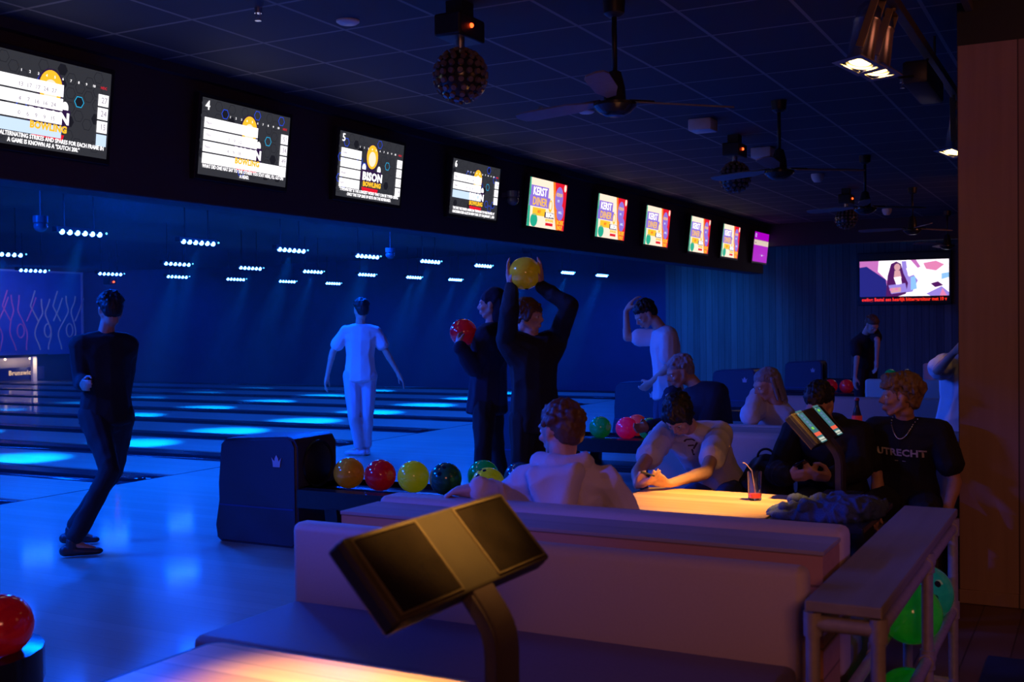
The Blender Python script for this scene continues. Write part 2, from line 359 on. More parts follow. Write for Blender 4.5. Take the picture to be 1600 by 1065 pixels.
def monitor(x, label):
    t = thing('lane_monitor', label, 'monitor', (x, 5.30, 2.815), 0, 'screens hanging from the soffit'); t.rotation_euler = (math.radians(6.5), 0, 0)
    b = bmesh.new(); box(b, -HW-.03, HW+.03, -.01, .045, -HH-.035, HH+.03, bev=.006); obj('housing', b, M_black, t)
    return t
def logo(b, cx, cz, k=1.0, cover=None):
    """round yellow badge over two rows of lettering and a red ribbon (mascot left out)"""
    flat(b, circ(cx, cz+.085*k, .085*k, .10*k), -.0125, PI_['dk']); flat(b, circ(cx, cz+.09*k, .072*k, .088*k), -.0130, PI_['yellow'])
    flat(b, circ(cx, cz+.075*k, .045*k, .055*k), -.0135, PI_['cream']); 
    for s in (-1, 1): flat(b, circ(cx+s*.095*k, cz+.0*k, .022*k, .032*k, a0=.3), -.0135, PI_['white'])
    flat(b, rect(cx-.13*k, cx+.13*k, cz-.10*k, cz-.01*k), -.0138, PI_['dk'])
    flat(b, [(cx-.10*k, cz-.168*k), (cx+.09*k, cz-.172*k), (cx+.10*k, cz-.142*k), (cx-.11*k, cz-.138*k)], -.0140, PI_['red'])
def board(x, num, rows_, names, head, tot, lines, label, wid):
    t = monitor(x, label); b = bmesh.new(); flat(b, rect(-HW, HW, -HH, HH), -.0105, PI_['grey'])
    rnd = random.Random(num)
    for i in range(14):
        for j in range(6):
            hx, hy = .03+i*.072, .08+j*.16+(i % 2)*.08
            if hy > .93 or hx > .96: continue
            c = sc_(hx, hy); k = 'hexl'
            if rnd.random() < .12: k = 'blue'
            if (i, j) == (10, 2): k = 'cyan'
            ring = circ(c[0], c[1], .036, .036, 6); inner = circ(c[0], c[1], .031 if k != 'hexl' else .033, None, 6)
            if k != 'hexl' or rnd.random() < .8:
                flat(b, ring, -.0108, PI_[k]); flat(b, inner, -.0110, PI_['grey'] if rnd.random() > .15 else PI_['hexl'])
    logo(b, .02 if num != 5 else -.0, -.0, 1.1)
    for k, (a, z0, z1, full) in enumerate(rows_):
        flat(b, R4(.03, full, z0, z1), -.0145, PI_['pale' if (k == len(rows_)-1 and num in (3, 6)) else 'white'])
        
    for k in range(4):
        if num == 6 and k == 3: continue
        flat(b, R4(.90, .985, .26+k*.155, .26+k*.155+.135), -.0145, PI_['pale' if k == 3 and num == 3 else 'white'])
    obj('display', b, PM, t)
    it = []
    W_, I_ = PI_['white'], PI_['ink']
    px_, pz_ = sc_(.03, .10); 
    if num != 3: it.append((str(num), .085, px_, pz_, 'LEFT', W_, -.0148, .001))
    for k in range(10):
        q = sc_(.30+k*.062, .185); it.append((str(k+1), .021, q[0], q[1], 'CENTER', W_, -.0148))
    q = sc_(.94, .185); it.append(('HDC', .022, q[0], q[1], 'CENTER', PI_['red'], -.0148))
    for k, s in enumerate(tot): q = sc_(.975, .33+k*.155); it.append((s, .05, q[0], q[1], 'RIGHT', I_, -.0148, 0, .9))
    for k, s in enumerate(names): q = sc_(.05, rows_[k][1]+.07); it.append((s, .026, q[0], q[1], 'LEFT', I_, -.0148))
    for k, row in enumerate(head):
        for j, s in enumerate(row): q = sc_(.30+j*.062, rows_[k][1]+.085); it.append((s, .034, q[0], q[1], 'CENTER', I_, -.0148))
    cx = .02
    it += [('BISON', .088, cx, -.065, 'CENTER', W_, -.0142, .004, 1.05), ('BOWLING', .052, cx, -.126, 'CENTER', PI_['yellow'], -.0143, .003, 1.0)]
    for k, s in enumerate(lines):
        q = sc_(.5, .885+k*.065); it.append((s, .034, q[0], q[1], 'CENTER', W_, -.0148, .0006, wid))
    texts('lettering', it, PM, t)
R_ = lambda n, full: [(0, .25+.155*k, .25+.155*k+.135, full) for k in range(n)]
board(4.40, 3, R_(4, .62), ['', 'y-030', '', ''], [['13', '17', '17', '24', '27'], ['4', '7', '16', '16', '24'], ['0', '6', '9', '9', '15']], ['27', '24', '15'],
      ['SCORING ALTERNATING STRIKES AND SPARES FOR EACH FRAME IN', 'A GAME IS KNOWN AS A "DUTCH 200."'], 'large scoring screen cut by the left edge, totals 27, 24 and 15', .80)
board(6.07, 4, R_(3, .62)+[(0, .715, .85, .985)], ['Noel', 'Thor', 'Nala'], [[], ['3', '9', '12'], ['4', '9', '18']], ['51', '34', '49'],
      ["WHAT DID ONE HAT SAY TO THE OTHER? YOU STAY HERE, I'LL GO ON", 'A HEAD.'], 'scoring screen of lane 4 with rows of white score bars', .74)
board(7.58, 5, R_(4, .33), ['Emily', '', 'Bauke', 'Idris'], [], ['3', '2', '5', '9'],
      ['"TYPEWRITER" IS THE LONGEST WORD THAT CAN BE TYPED USING', 'ONLY THE TOP LINE OF KEYS ON THE KEYBOARD.'], 'scoring screen of lane 5 with short name bars and clear logo', .78)
board(9.30, 6, R_(3, .60), ['Mila', 'Milan', ''], [['9', '7', '4'], ['8', '10', '9']], ['29', '26'],
      ['THE FIRST RECORDED AMERICAN TENPIN MATCH WAS PLAYED AT', 'KNICKERBOCKER ALLEYS IN NEW YORK CITY ON JANUARY 1, 1840'], 'scoring screen of lane 6 with two filled rows, left of the posters', .76)
def poster(x, label):
    t = monitor(x, label); b = bmesh.new(); flat(b, rect(-HW, HW, -HH, HH), -.0105, PI_['cream'])
    flat(b, [sc_(.0, 1), sc_(.07, 1), sc_(.05, .5), sc_(.03, .0), sc_(0, 0)], -.011, PI_['teal'])
    flat(b, [sc_(.62, 0), sc_(1, 0), sc_(1, 1), sc_(.80, 1), sc_(.70, .55)], -.011, PI_['red'])
    flat(b, [sc_(.60, 0), sc_(.66, 0), sc_(.75, .55), sc_(.84, 1), sc_(.78, 1), sc_(.68, .55)], -.0115, PI_['orange'])
    flat(b, circ(*sc_(.80, .33), .10, .13), -.012, PI_['lil']); flat(b, circ(*sc_(.86, .62), .085, .085), -.0122, PI_['lil'])
    flat(b, R4(.04, .50, .15, .38), -.012, PI_['lil']); flat(b, R4(.02, .56, .36, .58), -.0121, PI_['lil'])
    flat(b, R4(.12, .46, .60, .76), -.012, PI_['yellow']); flat(b, circ(*sc_(.17, .86), .085, .07), -.012, PI_['teal'])
    flat(b, circ(*sc_(.58, .52), .045, .065), -.0125, PI_['yellow']); flat(b, circ(*sc_(.58, .51), .028, .045), -.0127, PI_['cream'])
    flat(b, R4(.44, .70, .66, .78), -.0123, PI_['dk']); flat(b, R4(.48, .68, .88, .94), -.0125, PI_['red'])
    flat(b, circ(*sc_(.95, .08), .03, .04), -.012, PI_['cream'])
    obj('display', b, PM, t)
    g = lambda s, sz, x_, y_, k, bo=.003, sq=1, yy=-.0135: (s, sz, *sc_(x_, y_), 'CENTER', PI_[k], yy, bo, sq)
    texts('lettering', [g('KERST', .118, .275, .27, 'white', .002, .95), g('DINER', .118, .29, .48, 'yellow', .002, .98), g('MET', .04, .29, .68, 'orange'),
                        g('€29,50', .05, .80, .25, 'yellow', .001), g('P.P.', .035, .79, .38, 'pale', .001), g('INCL.', .035, .86, .62, 'pale', .001),
                        g('BISON', .065, .58, .72, 'white', .003), g('BOWLING', .04, .58, .83, 'yellow', .002), g('BOEK', .065, .88, .84, 'yellow', .002), g('NU!', .065, .88, .95, 'yellow', .002)], PM, t)
for k, x in enumerate((10.86, 12.64, 14.22, 16.0, 17.56)):
    poster(x, 'red and cream dinner poster screen, %s' % ['nearest of the poster screens, right of lane 6', 'second poster screen from the left', 'middle of the five poster screens', 'fourth poster screen from the left', 'last poster screen, left of the purple one'][k])
t = monitor(19.34, 'purple screen with one pale bar, last of the row'); b = bmesh.new()
flat(b, rect(-HW, HW, -HH, HH), -.0105, PI_['mag']); flat(b, R4(0, 1, .26, .44), -.012, PI_['beige']); flat(b, R4(.0, 1, .255, .262), -.0125, PI_['dk'])
flat(b, R4(.45, .8, .76, .765), -.012, PI_['beige']); flat(b, circ(*sc_(.62, .77), .03, .015), -.0122, PI_['pale'])
obj('display', b, PM, t); texts('lettering', [('12', .09, *sc_(.03, .12), 'LEFT', PI_['pale'], -.0135, .001), ('Sparen', .03, *sc_(.05, .36), 'LEFT', PI_['dk'], -.0135)], PM, t)

# television on the plank wall
t = thing('wall_television', 'wide television on the plank wall with bright pink music video and red ticker', 'television', (24.5, 3.68, 2.385), -PI/2)
b = bmesh.new(); box(b, -.93, .93, -.09, -.0, -.55, .55, bev=.01); obj('housing', b, M_black, t)
TW, TH = .885, .505
def tq(x, y): return (-TW+2*TW*x, TH-2*TH*y)
def T4(x0, x1, y0, y1): a = tq(x0, y1); c = tq(x1, y0); return rect(a[0], c[0], a[1], c[1])
for k, v in dict(v_white=((1, .9, 1), 1.4), v_pink=((.62, .18, .55), 1), v_navy=((.02, .02, .22), 1), v_lil=((.35, .25, .8), 1), v_sky=((.3, .6, 1), 1), v_skin=((.75, .38, .42), 1), v_plum=((.09, .01, .12), 1), v_rose=((.85, .25, .5), 1)).items():
    P[k] = em(k, *v)
PK = list(P); PI_ = {k: i for i, k in enumerate(PK)}; PM = [P[k] for k in PK]
b = bmesh.new(); flat(b, rect(-TW, TW, -TH, TH), -.0905, PI_['black']); Y0 = -.0905
def tl(pts, y, k): flat(b, [tq(u, v) for u, v in pts], Y0-y*.0004, PI_[k])
tl([(0, .13), (1, .13), (1, .87), (0, .87)], 1, 'v_white')
tl([(0, .13), (.22, .13), (.21, .35), (.32, .55), (.28, .87), (0, .87)], 2, 'v_pink')
tl([(0, .26), (.08, .24), (.3, .52), (.33, .87), (0, .87)], 3, 'v_navy')
tl([(.03, .5), (.2, .46), (.26, .7), (.05, .72)], 4, 'v_lil' if False else 'v_navy')
tl([(.30, .87), (.32, .45), (.36, .20), (.42, .15), (.47, .2), (.50, .40), (.55, .60), (.52, .87)], 5, 'v_plum')
tl([(.48, .15), (.53, .15), (.55, .45), (.60, .40), (.66, .55), (.60, .78), (.50, .80)], 4, 'v_lil')
tl([(.53, .30), (.62, .25), (.66, .40), (.56, .47)], 6, 'v_white'); tl([(.58, .48), (.63, .46), (.65, .72), (.58, .75)], 6, 'v_sky')
flat(b, [tq(u, v) for u, v in [(.43+.035*math.cos(a*.4), .27+.075*math.sin(a*.4)) for a in range(16)]], Y0-.0030, PI_['v_skin'])
tl([(.40, .34), (.46, .34), (.48, .50), (.39, .50)], 7, 'v_skin'); tl([(.39, .48), (.47, .46), (.48, .62), (.42, .64)], 8, 'v_white')
tl([(.33, .64), (.52, .60), (.54, .78), (.36, .82)], 8, 'v_lil'); tl([(.35, .70), (.47, .68), (.47, .78), (.36, .80)], 9, 'v_skin')
for q in ((.36, .73), (.42, .72)): flat(b, [tq(q[0]+.02*math.cos(a*.7), q[1]+.03*math.sin(a*.7)) for a in range(9)], Y0-.0042, PI_['v_rose'])
tl([(.58, .13), (.64, .13), (.69, .27), (.66, .30)], 6, 'v_pink'); tl([(.72, .20), (.86, .16), (.95, .24), (.86, .36), (.75, .32)], 5, 'v_rose')
tl([(.44, .87), (.60, .78), (.72, .80), (.80, .87)], 6, 'v_white'); tl([(.80, .62), (.88, .58), (.94, .66), (.85, .70)], 6, 'v_plum'); tl([(.70, .87), (.92, .68), (1, .80), (1, .87)], 5, 'v_lil'); tl([(.90, .87), (.93, .72), (.98, .87)], 7, 'v_rose')
tl([(.92, .42), (1, .40), (1, .50), (.92, .54)], 6, 'v_sky')
obj('display', b, PM, t)
texts('lettering', [('owling: Bestel een heerlijk bittergarnituur met 10 v', .098, 0, tq(.5, .935)[1], 'CENTER', PI_['red'], Y0-.002, .003, .78)], [*PM[:PI_['red']], em('ticker_red', (1, .03, .01), 1.2), *PM[PI_['red']+1:]], t)

# ================================================================ ceiling fittings
def disco(x, y, label):
    t = thing('disco_light', label, 'disco light', (x, y, CZ), 0, 'mirror ball lights on the ceiling')
    b = bmesh.new(); box(b, -.06, .06, -.05, .05, -.08, 0); box(b, -.135, .135, -.08, .08, -.20, -.08, bev=.012); obj('driver_box', b, M_black, t)
    b = bmesh.new(); tube(b, (0, 0, -.25), (0, 0, -.2), .025); obj('axle', b, M_chrome, t)
    b = bmesh.new(); cz = -.385; R0 = .135; sph(b, (0, 0, cz), R0, 32)
    ob = obj('ball', b, M_blackg, t, True)
    b = bmesh.new()
    for j in range(1, 10):
        th_ = PI*j/10; nn = max(5, int(18*math.sin(th_)))
        for i in range(nn):
            a = 2*PI*(i+.5*(j % 2))/nn; d = Vector((math.sin(th_)*math.cos(a), math.sin(th_)*math.sin(a), math.cos(th_)))
            c = Vector((0, 0, cz))+d*R0; tube(b, c-d*.005, c+d*.014, .017, .015, 10)
    obj('lens_cups', b, pm('lens_cup', (.16, .12, .12), .2, var=.5, scale=25), ob)
    b = bmesh.new(); sph(b, (-.02, -.082, -.135), .013, 12); sph(b, (-.081, -.0, -.135), .013, 12)
    obj('indicator', b, em('red_led', (1, .06, .01), 6), t)
disco(5.16, 3.02, 'round black mirror ball light with red indicator, nearest and largest'); disco(10.1, 3.0, 'round black mirror ball light, middle of the ceiling beside a second fan')
disco(15.0, 2.97, 'small far mirror ball light beside the third fan')
def fan(x, y, a0, label, drop=.62):
    t = thing('ceiling_fan', label, 'ceiling fan', (x, y, CZ), 0, 'black ceiling fans')
    b = bmesh.new(); lathe(b, [(.03, -.09), (.055, -.07), (.06, -.0)], 20); obj('canopy', b, M_black, t, 'auto')
    b = bmesh.new(); tube(b, (0, 0, -drop+.1), (0, 0, -.03), .014); obj('downrod', b, M_black, t, True)
    b = bmesh.new(); lathe(b, [(.0, -drop-.11), (.05, -drop-.11), (.085, -drop-.09), (.115, -drop-.06), (.115, -drop-.045), (.06, -drop-.03), (.055, -drop+.04), (.035, -drop+.12), (.016, -drop+.13)], 28)
    obj('motor', b, M_blackg, t, 'auto')
    for k in range(3):
        a = a0+k*2*PI/3; b = bmesh.new()
        pts = [(.13, -.025), (.2, -.035), (.3, -.06), (.62, -.065), (.68, -.05), (.70, 0), (.68, .04), (.62, .055), (.3, .055), (.2, .035), (.13, .025)]
        prism(b, pts, 2, -.004, .004)
        M = Matrix.Translation((0, 0, -drop-.03)) @ Matrix.Rotation(a, 4, 'Z') @ Matrix.Rotation(math.radians(13), 4, 'X'); bmesh.ops.transform(b, matrix=M, verts=b.verts)
        obj('blade', b, M_fan, t)
        b = bmesh.new(); box(b, .09, .22, -.02, .02, .004, .012); bmesh.ops.transform(b, matrix=M, verts=b.verts); obj('blade_bracket', b, M_blackg, t)
for k, (x, y, a) in enumerate(((5.53, 2.29, math.radians(-45)), (8.7, 2.23, math.radians(-55)), (12.08, 2.2, math.radians(-50)), (15.35, 2.2, math.radians(-35)), (19.0, 2.2, .4))):
    fan(x, y, a, 'three-blade black ceiling fan, %s of the fans along the ceiling' % ORD[k], .50 if k == 0 else .5)
def simple(name, b, m, label, cat, group=None, smooth='auto'): return tag(obj(name, b, m, None, smooth), label, cat, group)
for k, (x, y) in enumerate(((5.15, 3.74), (8.31, 3.69))):
    b = bmesh.new(); lathe(b, [(0, -.018), (.05, -.018), (.065, -.008), (.065, 0)], 24, (x, y, CZ)); simple('ceiling_disc', b, M_white, ['small round white ceiling cover left of the nearest mirror ball', 'small round white ceiling cover below the nearest fan'][k], 'ceiling cover', 'round ceiling covers')
for k, (x, y) in enumerate(((9.18, 3.0), (11.0, 2.98))):
    b = bmesh.new(); box(b, x-.10, x+.10, y-.10, y+.10, CZ-.10, CZ, bev=.012); simple('ceiling_box', b, M_white, ['white square box on the ceiling, nearer of two', 'white square box on the ceiling right of the middle mirror ball'][k], 'ceiling box', 'white ceiling boxes')
for k, (x, y) in enumerate(((13.3, 2.96), (18.1, 2.97))):
    b = bmesh.new(); lathe(b, [(0, -.10), (.04, -.095), (.06, -.07), (.075, -.03), (.075, 0)], 20, (x, y, CZ)); simple('smoke_detector', b, M_white, ['white round smoke detector on ceiling left of the third fan', 'small far smoke detector under the ceiling beside the fourth fan'][k], 'smoke detector', 'smoke detectors')
for k, (x, y) in enumerate(((4.70, 4.0), (7.95, 3.92), (8.35, 1.26))):
    b = bmesh.new(); tube(b, (x, y, CZ-.03), (x, y, CZ), .02); tube(b, (x-.015, y, CZ-.06), (x-.015, y, CZ-.03), .004); tube(b, (x+.015, y, CZ-.06), (x+.015, y, CZ-.03), .004); lathe(b, [(0, -.07), (.018, -.07), (.018, -.064), (0, -.06)], 12, (x, y, CZ))
    simple('sprinkler_head', b, M_chrome, ['tiny ceiling sprinkler above the screen of lane 4', 'tiny ceiling sprinkler above the poster screens', 'tiny ceiling sprinkler right of the paired spot cans'][k], 'sprinkler', 'ceiling sprinklers')
for k, (x, y, z) in enumerate(((9.55, 5.25, 2.78), (6.9, 8.4, 2.46), (12.3, 8.3, 2.46))):
    if k == 0: x = 9.98
    b = bmesh.new(); sph(b, (x, y, z), .06, 20, sc3=(1, 1, .9)); tube(b, (x, y, z+.03), (x, y, z+.09), .065, .065, 20)
    if k: tube(b, (x, y, z+.08), (x, y, CZ), .005)
    else: box(b, x-.03, x+.03, y, 5.37, z+.03, z+.08)
    simple('dome_camera', b, pm('dome_grey', (.12, .13, .17), .25), ['small dome camera on the soffit right of the lane 6 screen', 'dome camera over the lanes beside the leftmost led bar', 'dome camera over the lanes above the white-shirted bowler'][k], 'camera', 'dome cameras')
b = bmesh.new(); sph(b, (18.37, 20, 2.58), .05, 12)
t = thing('laser_projector', 'small dark effect light with red glow over the far lanes', 'stage light', (18.37, 20, 2.58)); bb = bmesh.new(); box(bb, -.1, .1, -.02, .2, -.06, .1, bev=.01); tube(bb, (0, .1, .1), (0, .1, CZ-2.58), .01); obj('housing', bb, M_black, t)
bb = bmesh.new(); sph(bb, (0, -.03, 0), .022, 12); obj('lens', bb, em('red_led', (1, .06, .01), 6), t); b.free()
# light track with spot cans
t = thing('light_track', 'long black lighting track running under the ceiling to the plank column', 'light track', (0, .90, 3.06))
obj('rail', bx(.2, 13.2, -.025, .025, 0, .05, bev=.004), pm('track_bronze', (.12, .09, .075), .4), t)
b = bmesh.new()
b.free()
for x in (1.2, 4.2, 7.2, 10.2, 13): b = bmesh.new(); tube(b, (x, 0, .05), (x, 0, CZ-3.06), .008, n=8); obj('hanger', b, M_black, t)
tag(obj('ceiling_rail', bx(.2, 19.8, .62, .66, CZ-.05, CZ, bev=.005), pm('track_bronze', (.12, .09, .075), .4)), 'second dark rail fixed to the ceiling beside the lighting track', 'ceiling rail')
def par(loc, aim, label, grp):
    t = thing('spot_can', label, 'spotlight', loc, 0, grp)
    M = Vector(aim).to_track_quat('-Z', 'Y').to_matrix().to_4x4()
    b = bmesh.new(); lathe(b, [(.0, .23), (.035, .228), (.055, .20), (.058, .15), (.064, .145), (.064, .135), (.060, .13), (.062, -.05), (.068, -.055), (.068, -.07), (.061, -.07), (.058, -.04), (.05, .1), (0, .1)], 28)
    bmesh.ops.transform(b, matrix=M, verts=b.verts); c = obj('can', b, M_chrome, t, 'auto')
    b = bmesh.new(); lathe(b, [(0, -.066), (.03, -.064), (.052, -.058)], 24); bmesh.ops.transform(b, matrix=M, verts=b.verts); obj('bulb', b, em('warm_bulb', (1, .60, .15), 14), c, True)
    b = bmesh.new()
    pts = [(-.085, -.085), (.085, -.085), (.085, .085), (-.085, .085)]
    for s in (-1, 1):
        box(b, s*.062, s*.09, -.09, .09, -.078, -.072); box(b, -.062, .062, s*.062, s*.09, -.078, -.072)
    bmesh.ops.transform(b, matrix=M, verts=b.verts); obj('filter_frame', b, M_chrome, c)
    b = bmesh.new()
    for s in (-1, 1): box(b, s*.068, s*.074, -.018, .018, -.0, .28, bev=.002)
    box(b, -.074, .074, -.018, .018, .28, .286); tube(b, (0, 0, .286), (0, 0, .32), .012)
    ya = math.atan2(loc[1]-.90, 3.07-loc[2]); bmesh.ops.scale(b, vec=(1, 1, math.hypot(loc[1]-.90, 3.07-loc[2])/.32), verts=b.verts); bmesh.ops.transform(b, matrix=Matrix.Rotation(ya, 4, 'X'), verts=b.verts)
    obj('yoke', b, pm('yoke_bronze', (.30, .20, .10), .35, metal=.6), t)
    return t
grp = 'chrome spot cans on the track'
par(W(1347, 78, 5.22), (-.22, .14, -1), 'chrome spot can with glowing warm bulb, nearer of the pair under the ceiling', grp)
par(W(1372, 90, 5.50), (-.20, .08, -1), 'chrome spot can with glowing warm bulb, further of the pair under the ceiling', grp)
par(W(1492, 222, 7.6), (-.2, .18, -1), 'chrome spot can beside the edge of the plank column', grp)
par((12.6, 1.02, 2.76), (-.3, .3, -1), 'tiny far spot can under the bulkhead near the television', grp)
b = bmesh.new(); cu = [Vector((5.6, .93, 3.05)), Vector((5.9, .98, 2.86)), Vector((6.3, .97, 2.84)), Vector((6.7, .93, 2.92)), Vector((6.9, .9, 3.05))]
for a, c in zip(cu, cu[1:]): tube(b, a, c, .008, n=8)
simple('power_cable', b, M_black, 'black cable hanging in a loop below the lighting track', 'cable')
b = bmesh.new(); box(b, 6.6, 7.3, .86, 1.0, 2.86, 2.99, bev=.02); simple('track_adapter', b, M_black, 'black ballast box hanging under the track before the column', 'ballast box')

# ================================================================ ball returns
def crown(bm, y, cx, cz, s):
    pts = [(-.5, -.5), (.5, -.5), (.42, -.05), (.62, .35), (.30, .05), (.22, .35), (.0, .10), (0, .75)]
    o = [(-.40, -.5), (.40, -.5), (.46, .0), (.58, .38), (.24, .02), (.19, .32), (.0, .62), (-.19, .32), (-.24, .02), (-.58, .38), (-.46, .0)]
    f = [bm.verts.new((y, cx+a*s, cz+c*s)) for a, c in o]; g = [bm.verts.new((y+.004, cx+a*s, cz+c*s)) for a, c in o]
    bm.faces.new(f); bm.faces.new(g[::-1])
    for i in range(len(o)): bm.faces.new((f[i], g[i], g[(i+1) % len(o)], f[(i+1) % len(o)]))
def ball_return(label):
    # local: x across, hood at +y end, tray running to -y; origin on the floor at the tray centre line, y=0 where hood and tray meet
    t = thing('ball_return', label, 'ball return', (0, 0, 0), 0, 'ball returns between the lane pairs')
    b = bmesh.new()
    prof = [(0.03, -.0), (.70, .0), (.74, .03), (.735, .12), (.70, .30), (.685, .42), (.70, .62), (.69, .70), (.64, .745), (.08, .775), (.03, .76), (0, .71), (0, .06)]
    # outline in (y,z), pushed along x; recess for the ball mouth in the -y face
    prism(b, prof, 0, -.30, .17)
    es = [e for e in b.edges if abs(e.verts[0].co.x-e.verts[1].co.x) < 1e-5]
    bmesh.ops.bevel(b, geom=es, offset=.018, segments=3, affect='EDGES')
    h = obj('hood', b, M_hood, t, 'auto')
    b = bmesh.new(); lathe(b, [(.0, .012), (.135, .012), (.15, .0), (.165, .01), (.17, -.004), (.0, -.004)], 32); bmesh.ops.transform(b, matrix=Matrix.Translation((-.06, -.004, .57)) @ Matrix.Rotation(PI/2, 4, 'X'), verts=b.verts)
    obj('ball_mouth', b, M_black, h, 'auto')
    b = bmesh.new(); crown(b, -.306, .17, .60, .075); obj('crown_emblem', b, pm('emblem_lilac', (.55, .50, .60), .5), h)
    b = bmesh.new(); box(b, -.303, -.299, .03, .70, .265, .275); obj('panel_seam', b, pm('seam_blue', (.03, .05, .2), .4), h)
    # tray: rounded end, with rim
    def stad(hw, y0, y1, n=10):
        o = [(hw, y1), (-hw, y1)]
        for i in range(n+1): a = PI+PI*i/n; o.append((hw*math.cos(a), y0+hw+hw*math.sin(a)))
        return o
    b = bmesh.new(); prism(b, stad(.28, -1.63, .0), 2, .30, .385); tr = obj('tray', b, M_black, t)
    b = bmesh.new(); o1 = stad(.30, -1.65, .0); o2 = stad(.245, -1.595, .0)
    V = [[b.verts.new((x, y, z)) for x, y in o] for o, z in ((o1, .29), (o1, .415), (o2, .425), (o2, .385))]
    n = len(o1)
    for a, c in zip(V, V[1:]):
        for i in range(n): b.faces.new((a[i], a[(i+1) % n], c[(i+1) % n], c[i]))
    obj('tray_rim', b, M_blackg, t, 'auto')
    b = bmesh.new(); prism(b, stad(.03, -1.45, -.05, 4), 2, .386, .40); obj('ball_rail', b, M_blackg, t)
    b = bmesh.new(); prism(b, [(-.28, 0), (-.20, 0), (-.24, .30), (-.32, .30)], 1, -.35, -.25); prism(b, [(.28, 0), (.20, 0), (.24, .30), (.32, .30)], 1, -.35, -.25)
    box(b, -.24, .24, -.34, -.26, .08, .14); obj('leg', b, M_black, t)
    b = bmesh.new(); 
    for s in (-1, 1): prism(b, [(-1.52, 0), (-1.40, 0), (-1.30, .30), (-1.46, .30)], 0, s*.24-.03, s*.24+.03)
    box(b, -.24, .24, -1.50, -1.40, .06, .12); obj('leg', b, M_black, t)
    b = bmesh.new(); box(b, -.2, .2, -1.42, -.05, .09, .15, bev=.01); obj('lower_shelf', b, M_black, t)
    return t
BR = [(2.54, 4.93, 'black ball return with rounded tray end cut by the left edge'), (6.42, 4.93, 'black ball return with crown emblem on its hood, nearest whole one'), (10.25, 4.9, 'black ball return mostly hidden behind the two dark-clad bowlers'),
      (13.95, 5.0, 'black ball return hood behind the stooping man in the white tee'), (17.75, 4.88, 'black ball return hood with small crown before the plank wall, left of two'), (21.5, 4.66, 'furthest black ball return hood with small crown, right of two')]
br0 = ball_return(BR[0][2]); br0.location = (BR[0][0], BR[0][1], 0)
for x, y, lb in BR[1:]:
    c = copy_tree(br0); c.location = (x, y, 0); c['label'] = lb

def ballmat(name, col, swirl=None, rough=.12):
    if name in MATS: return MATS[name]
    m = bpy.data.materials.new(name); m.use_nodes = True; n, l = nt(m); b = n['Principled BSDF']; b.inputs['Roughness'].default_value = rough; b.inputs['Coat Weight'].default_value = .5
    tc = n.new('ShaderNodeTexCoord'); nz = n.new('ShaderNodeTexNoise'); nz.inputs['Scale'].default_value = 7; nz.inputs['Detail'].default_value = 6; nz.inputs['Distortion'].default_value = 2.5
    l.new(tc.outputs['Object'], nz.inputs['Vector']); cr = n.new('ShaderNodeValToRGB'); cr.color_ramp.elements[0].position = .42; cr.color_ramp.elements[1].position = .62
    cr.color_ramp.elements[0].color = (*col, 1); cr.color_ramp.elements[1].color = (*(swirl or [c*.75 for c in col]), 1)
    l.new(nz.outputs['Fac'], cr.inputs[0]); l.new(cr.outputs[0], b.inputs['Base Color'])
    MATS[name] = m; return m
GLOW = {}
def self_glow(m, col, s):                                  # faint glow put into the emission of things that are no lamps
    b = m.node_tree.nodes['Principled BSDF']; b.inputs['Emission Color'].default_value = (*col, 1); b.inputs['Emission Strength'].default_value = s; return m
BM = dict(orange=self_glow(ballmat('ball_orange', (.85, .38, .03)), (.8, .28, .0), .03), red=self_glow(ballmat('ball_red', (.85, .03, .03), (.6, .01, .03)), (.9, .0, .03), .03),
          lime=self_glow(ballmat('ball_lime', (.75, .80, .05), (.6, .7, .02)), (.6, .7, .0), .07), dgreen=ballmat('ball_dark_green', (.02, .13, .09), (.03, .22, .12)),
          green=self_glow(ballmat('ball_green', (.02, .35, .12), (.01, .22, .08)), (.0, .5, .10), .05), pink=self_glow(ballmat('ball_pink', (.95, .06, .16), (.8, .02, .12)), (1, .0, .10), .12),
          coral=self_glow(ballmat('ball_coral', (.95, .15, .12)), (1, .05, .05), .08), yellow=self_glow(ballmat('ball_yellow', (.85, .62, .03), (.75, .5, .02)), (.75, .45, .0), .05),
          navy=ballmat('ball_dark_blue', (.02, .05, .14), (.03, .12, .12)), neon=self_glow(ballmat('ball_neon_green', (.05, .85, .05), (.03, .7, .04)), (.0, .8, .04), .035),
          teal=self_glow(ballmat('ball_teal', (.03, .42, .22), (.02, .3, .2)), (.0, .5, .2), .05))
BR_ = .108
def ball_mesh(holes_dir=None):
    b = bmesh.new(); sph(b, (0, 0, 0), BR_, 48); return b
hole_m = pm('finger_hole', (.002, .002, .002), .9)
balls_src = {}
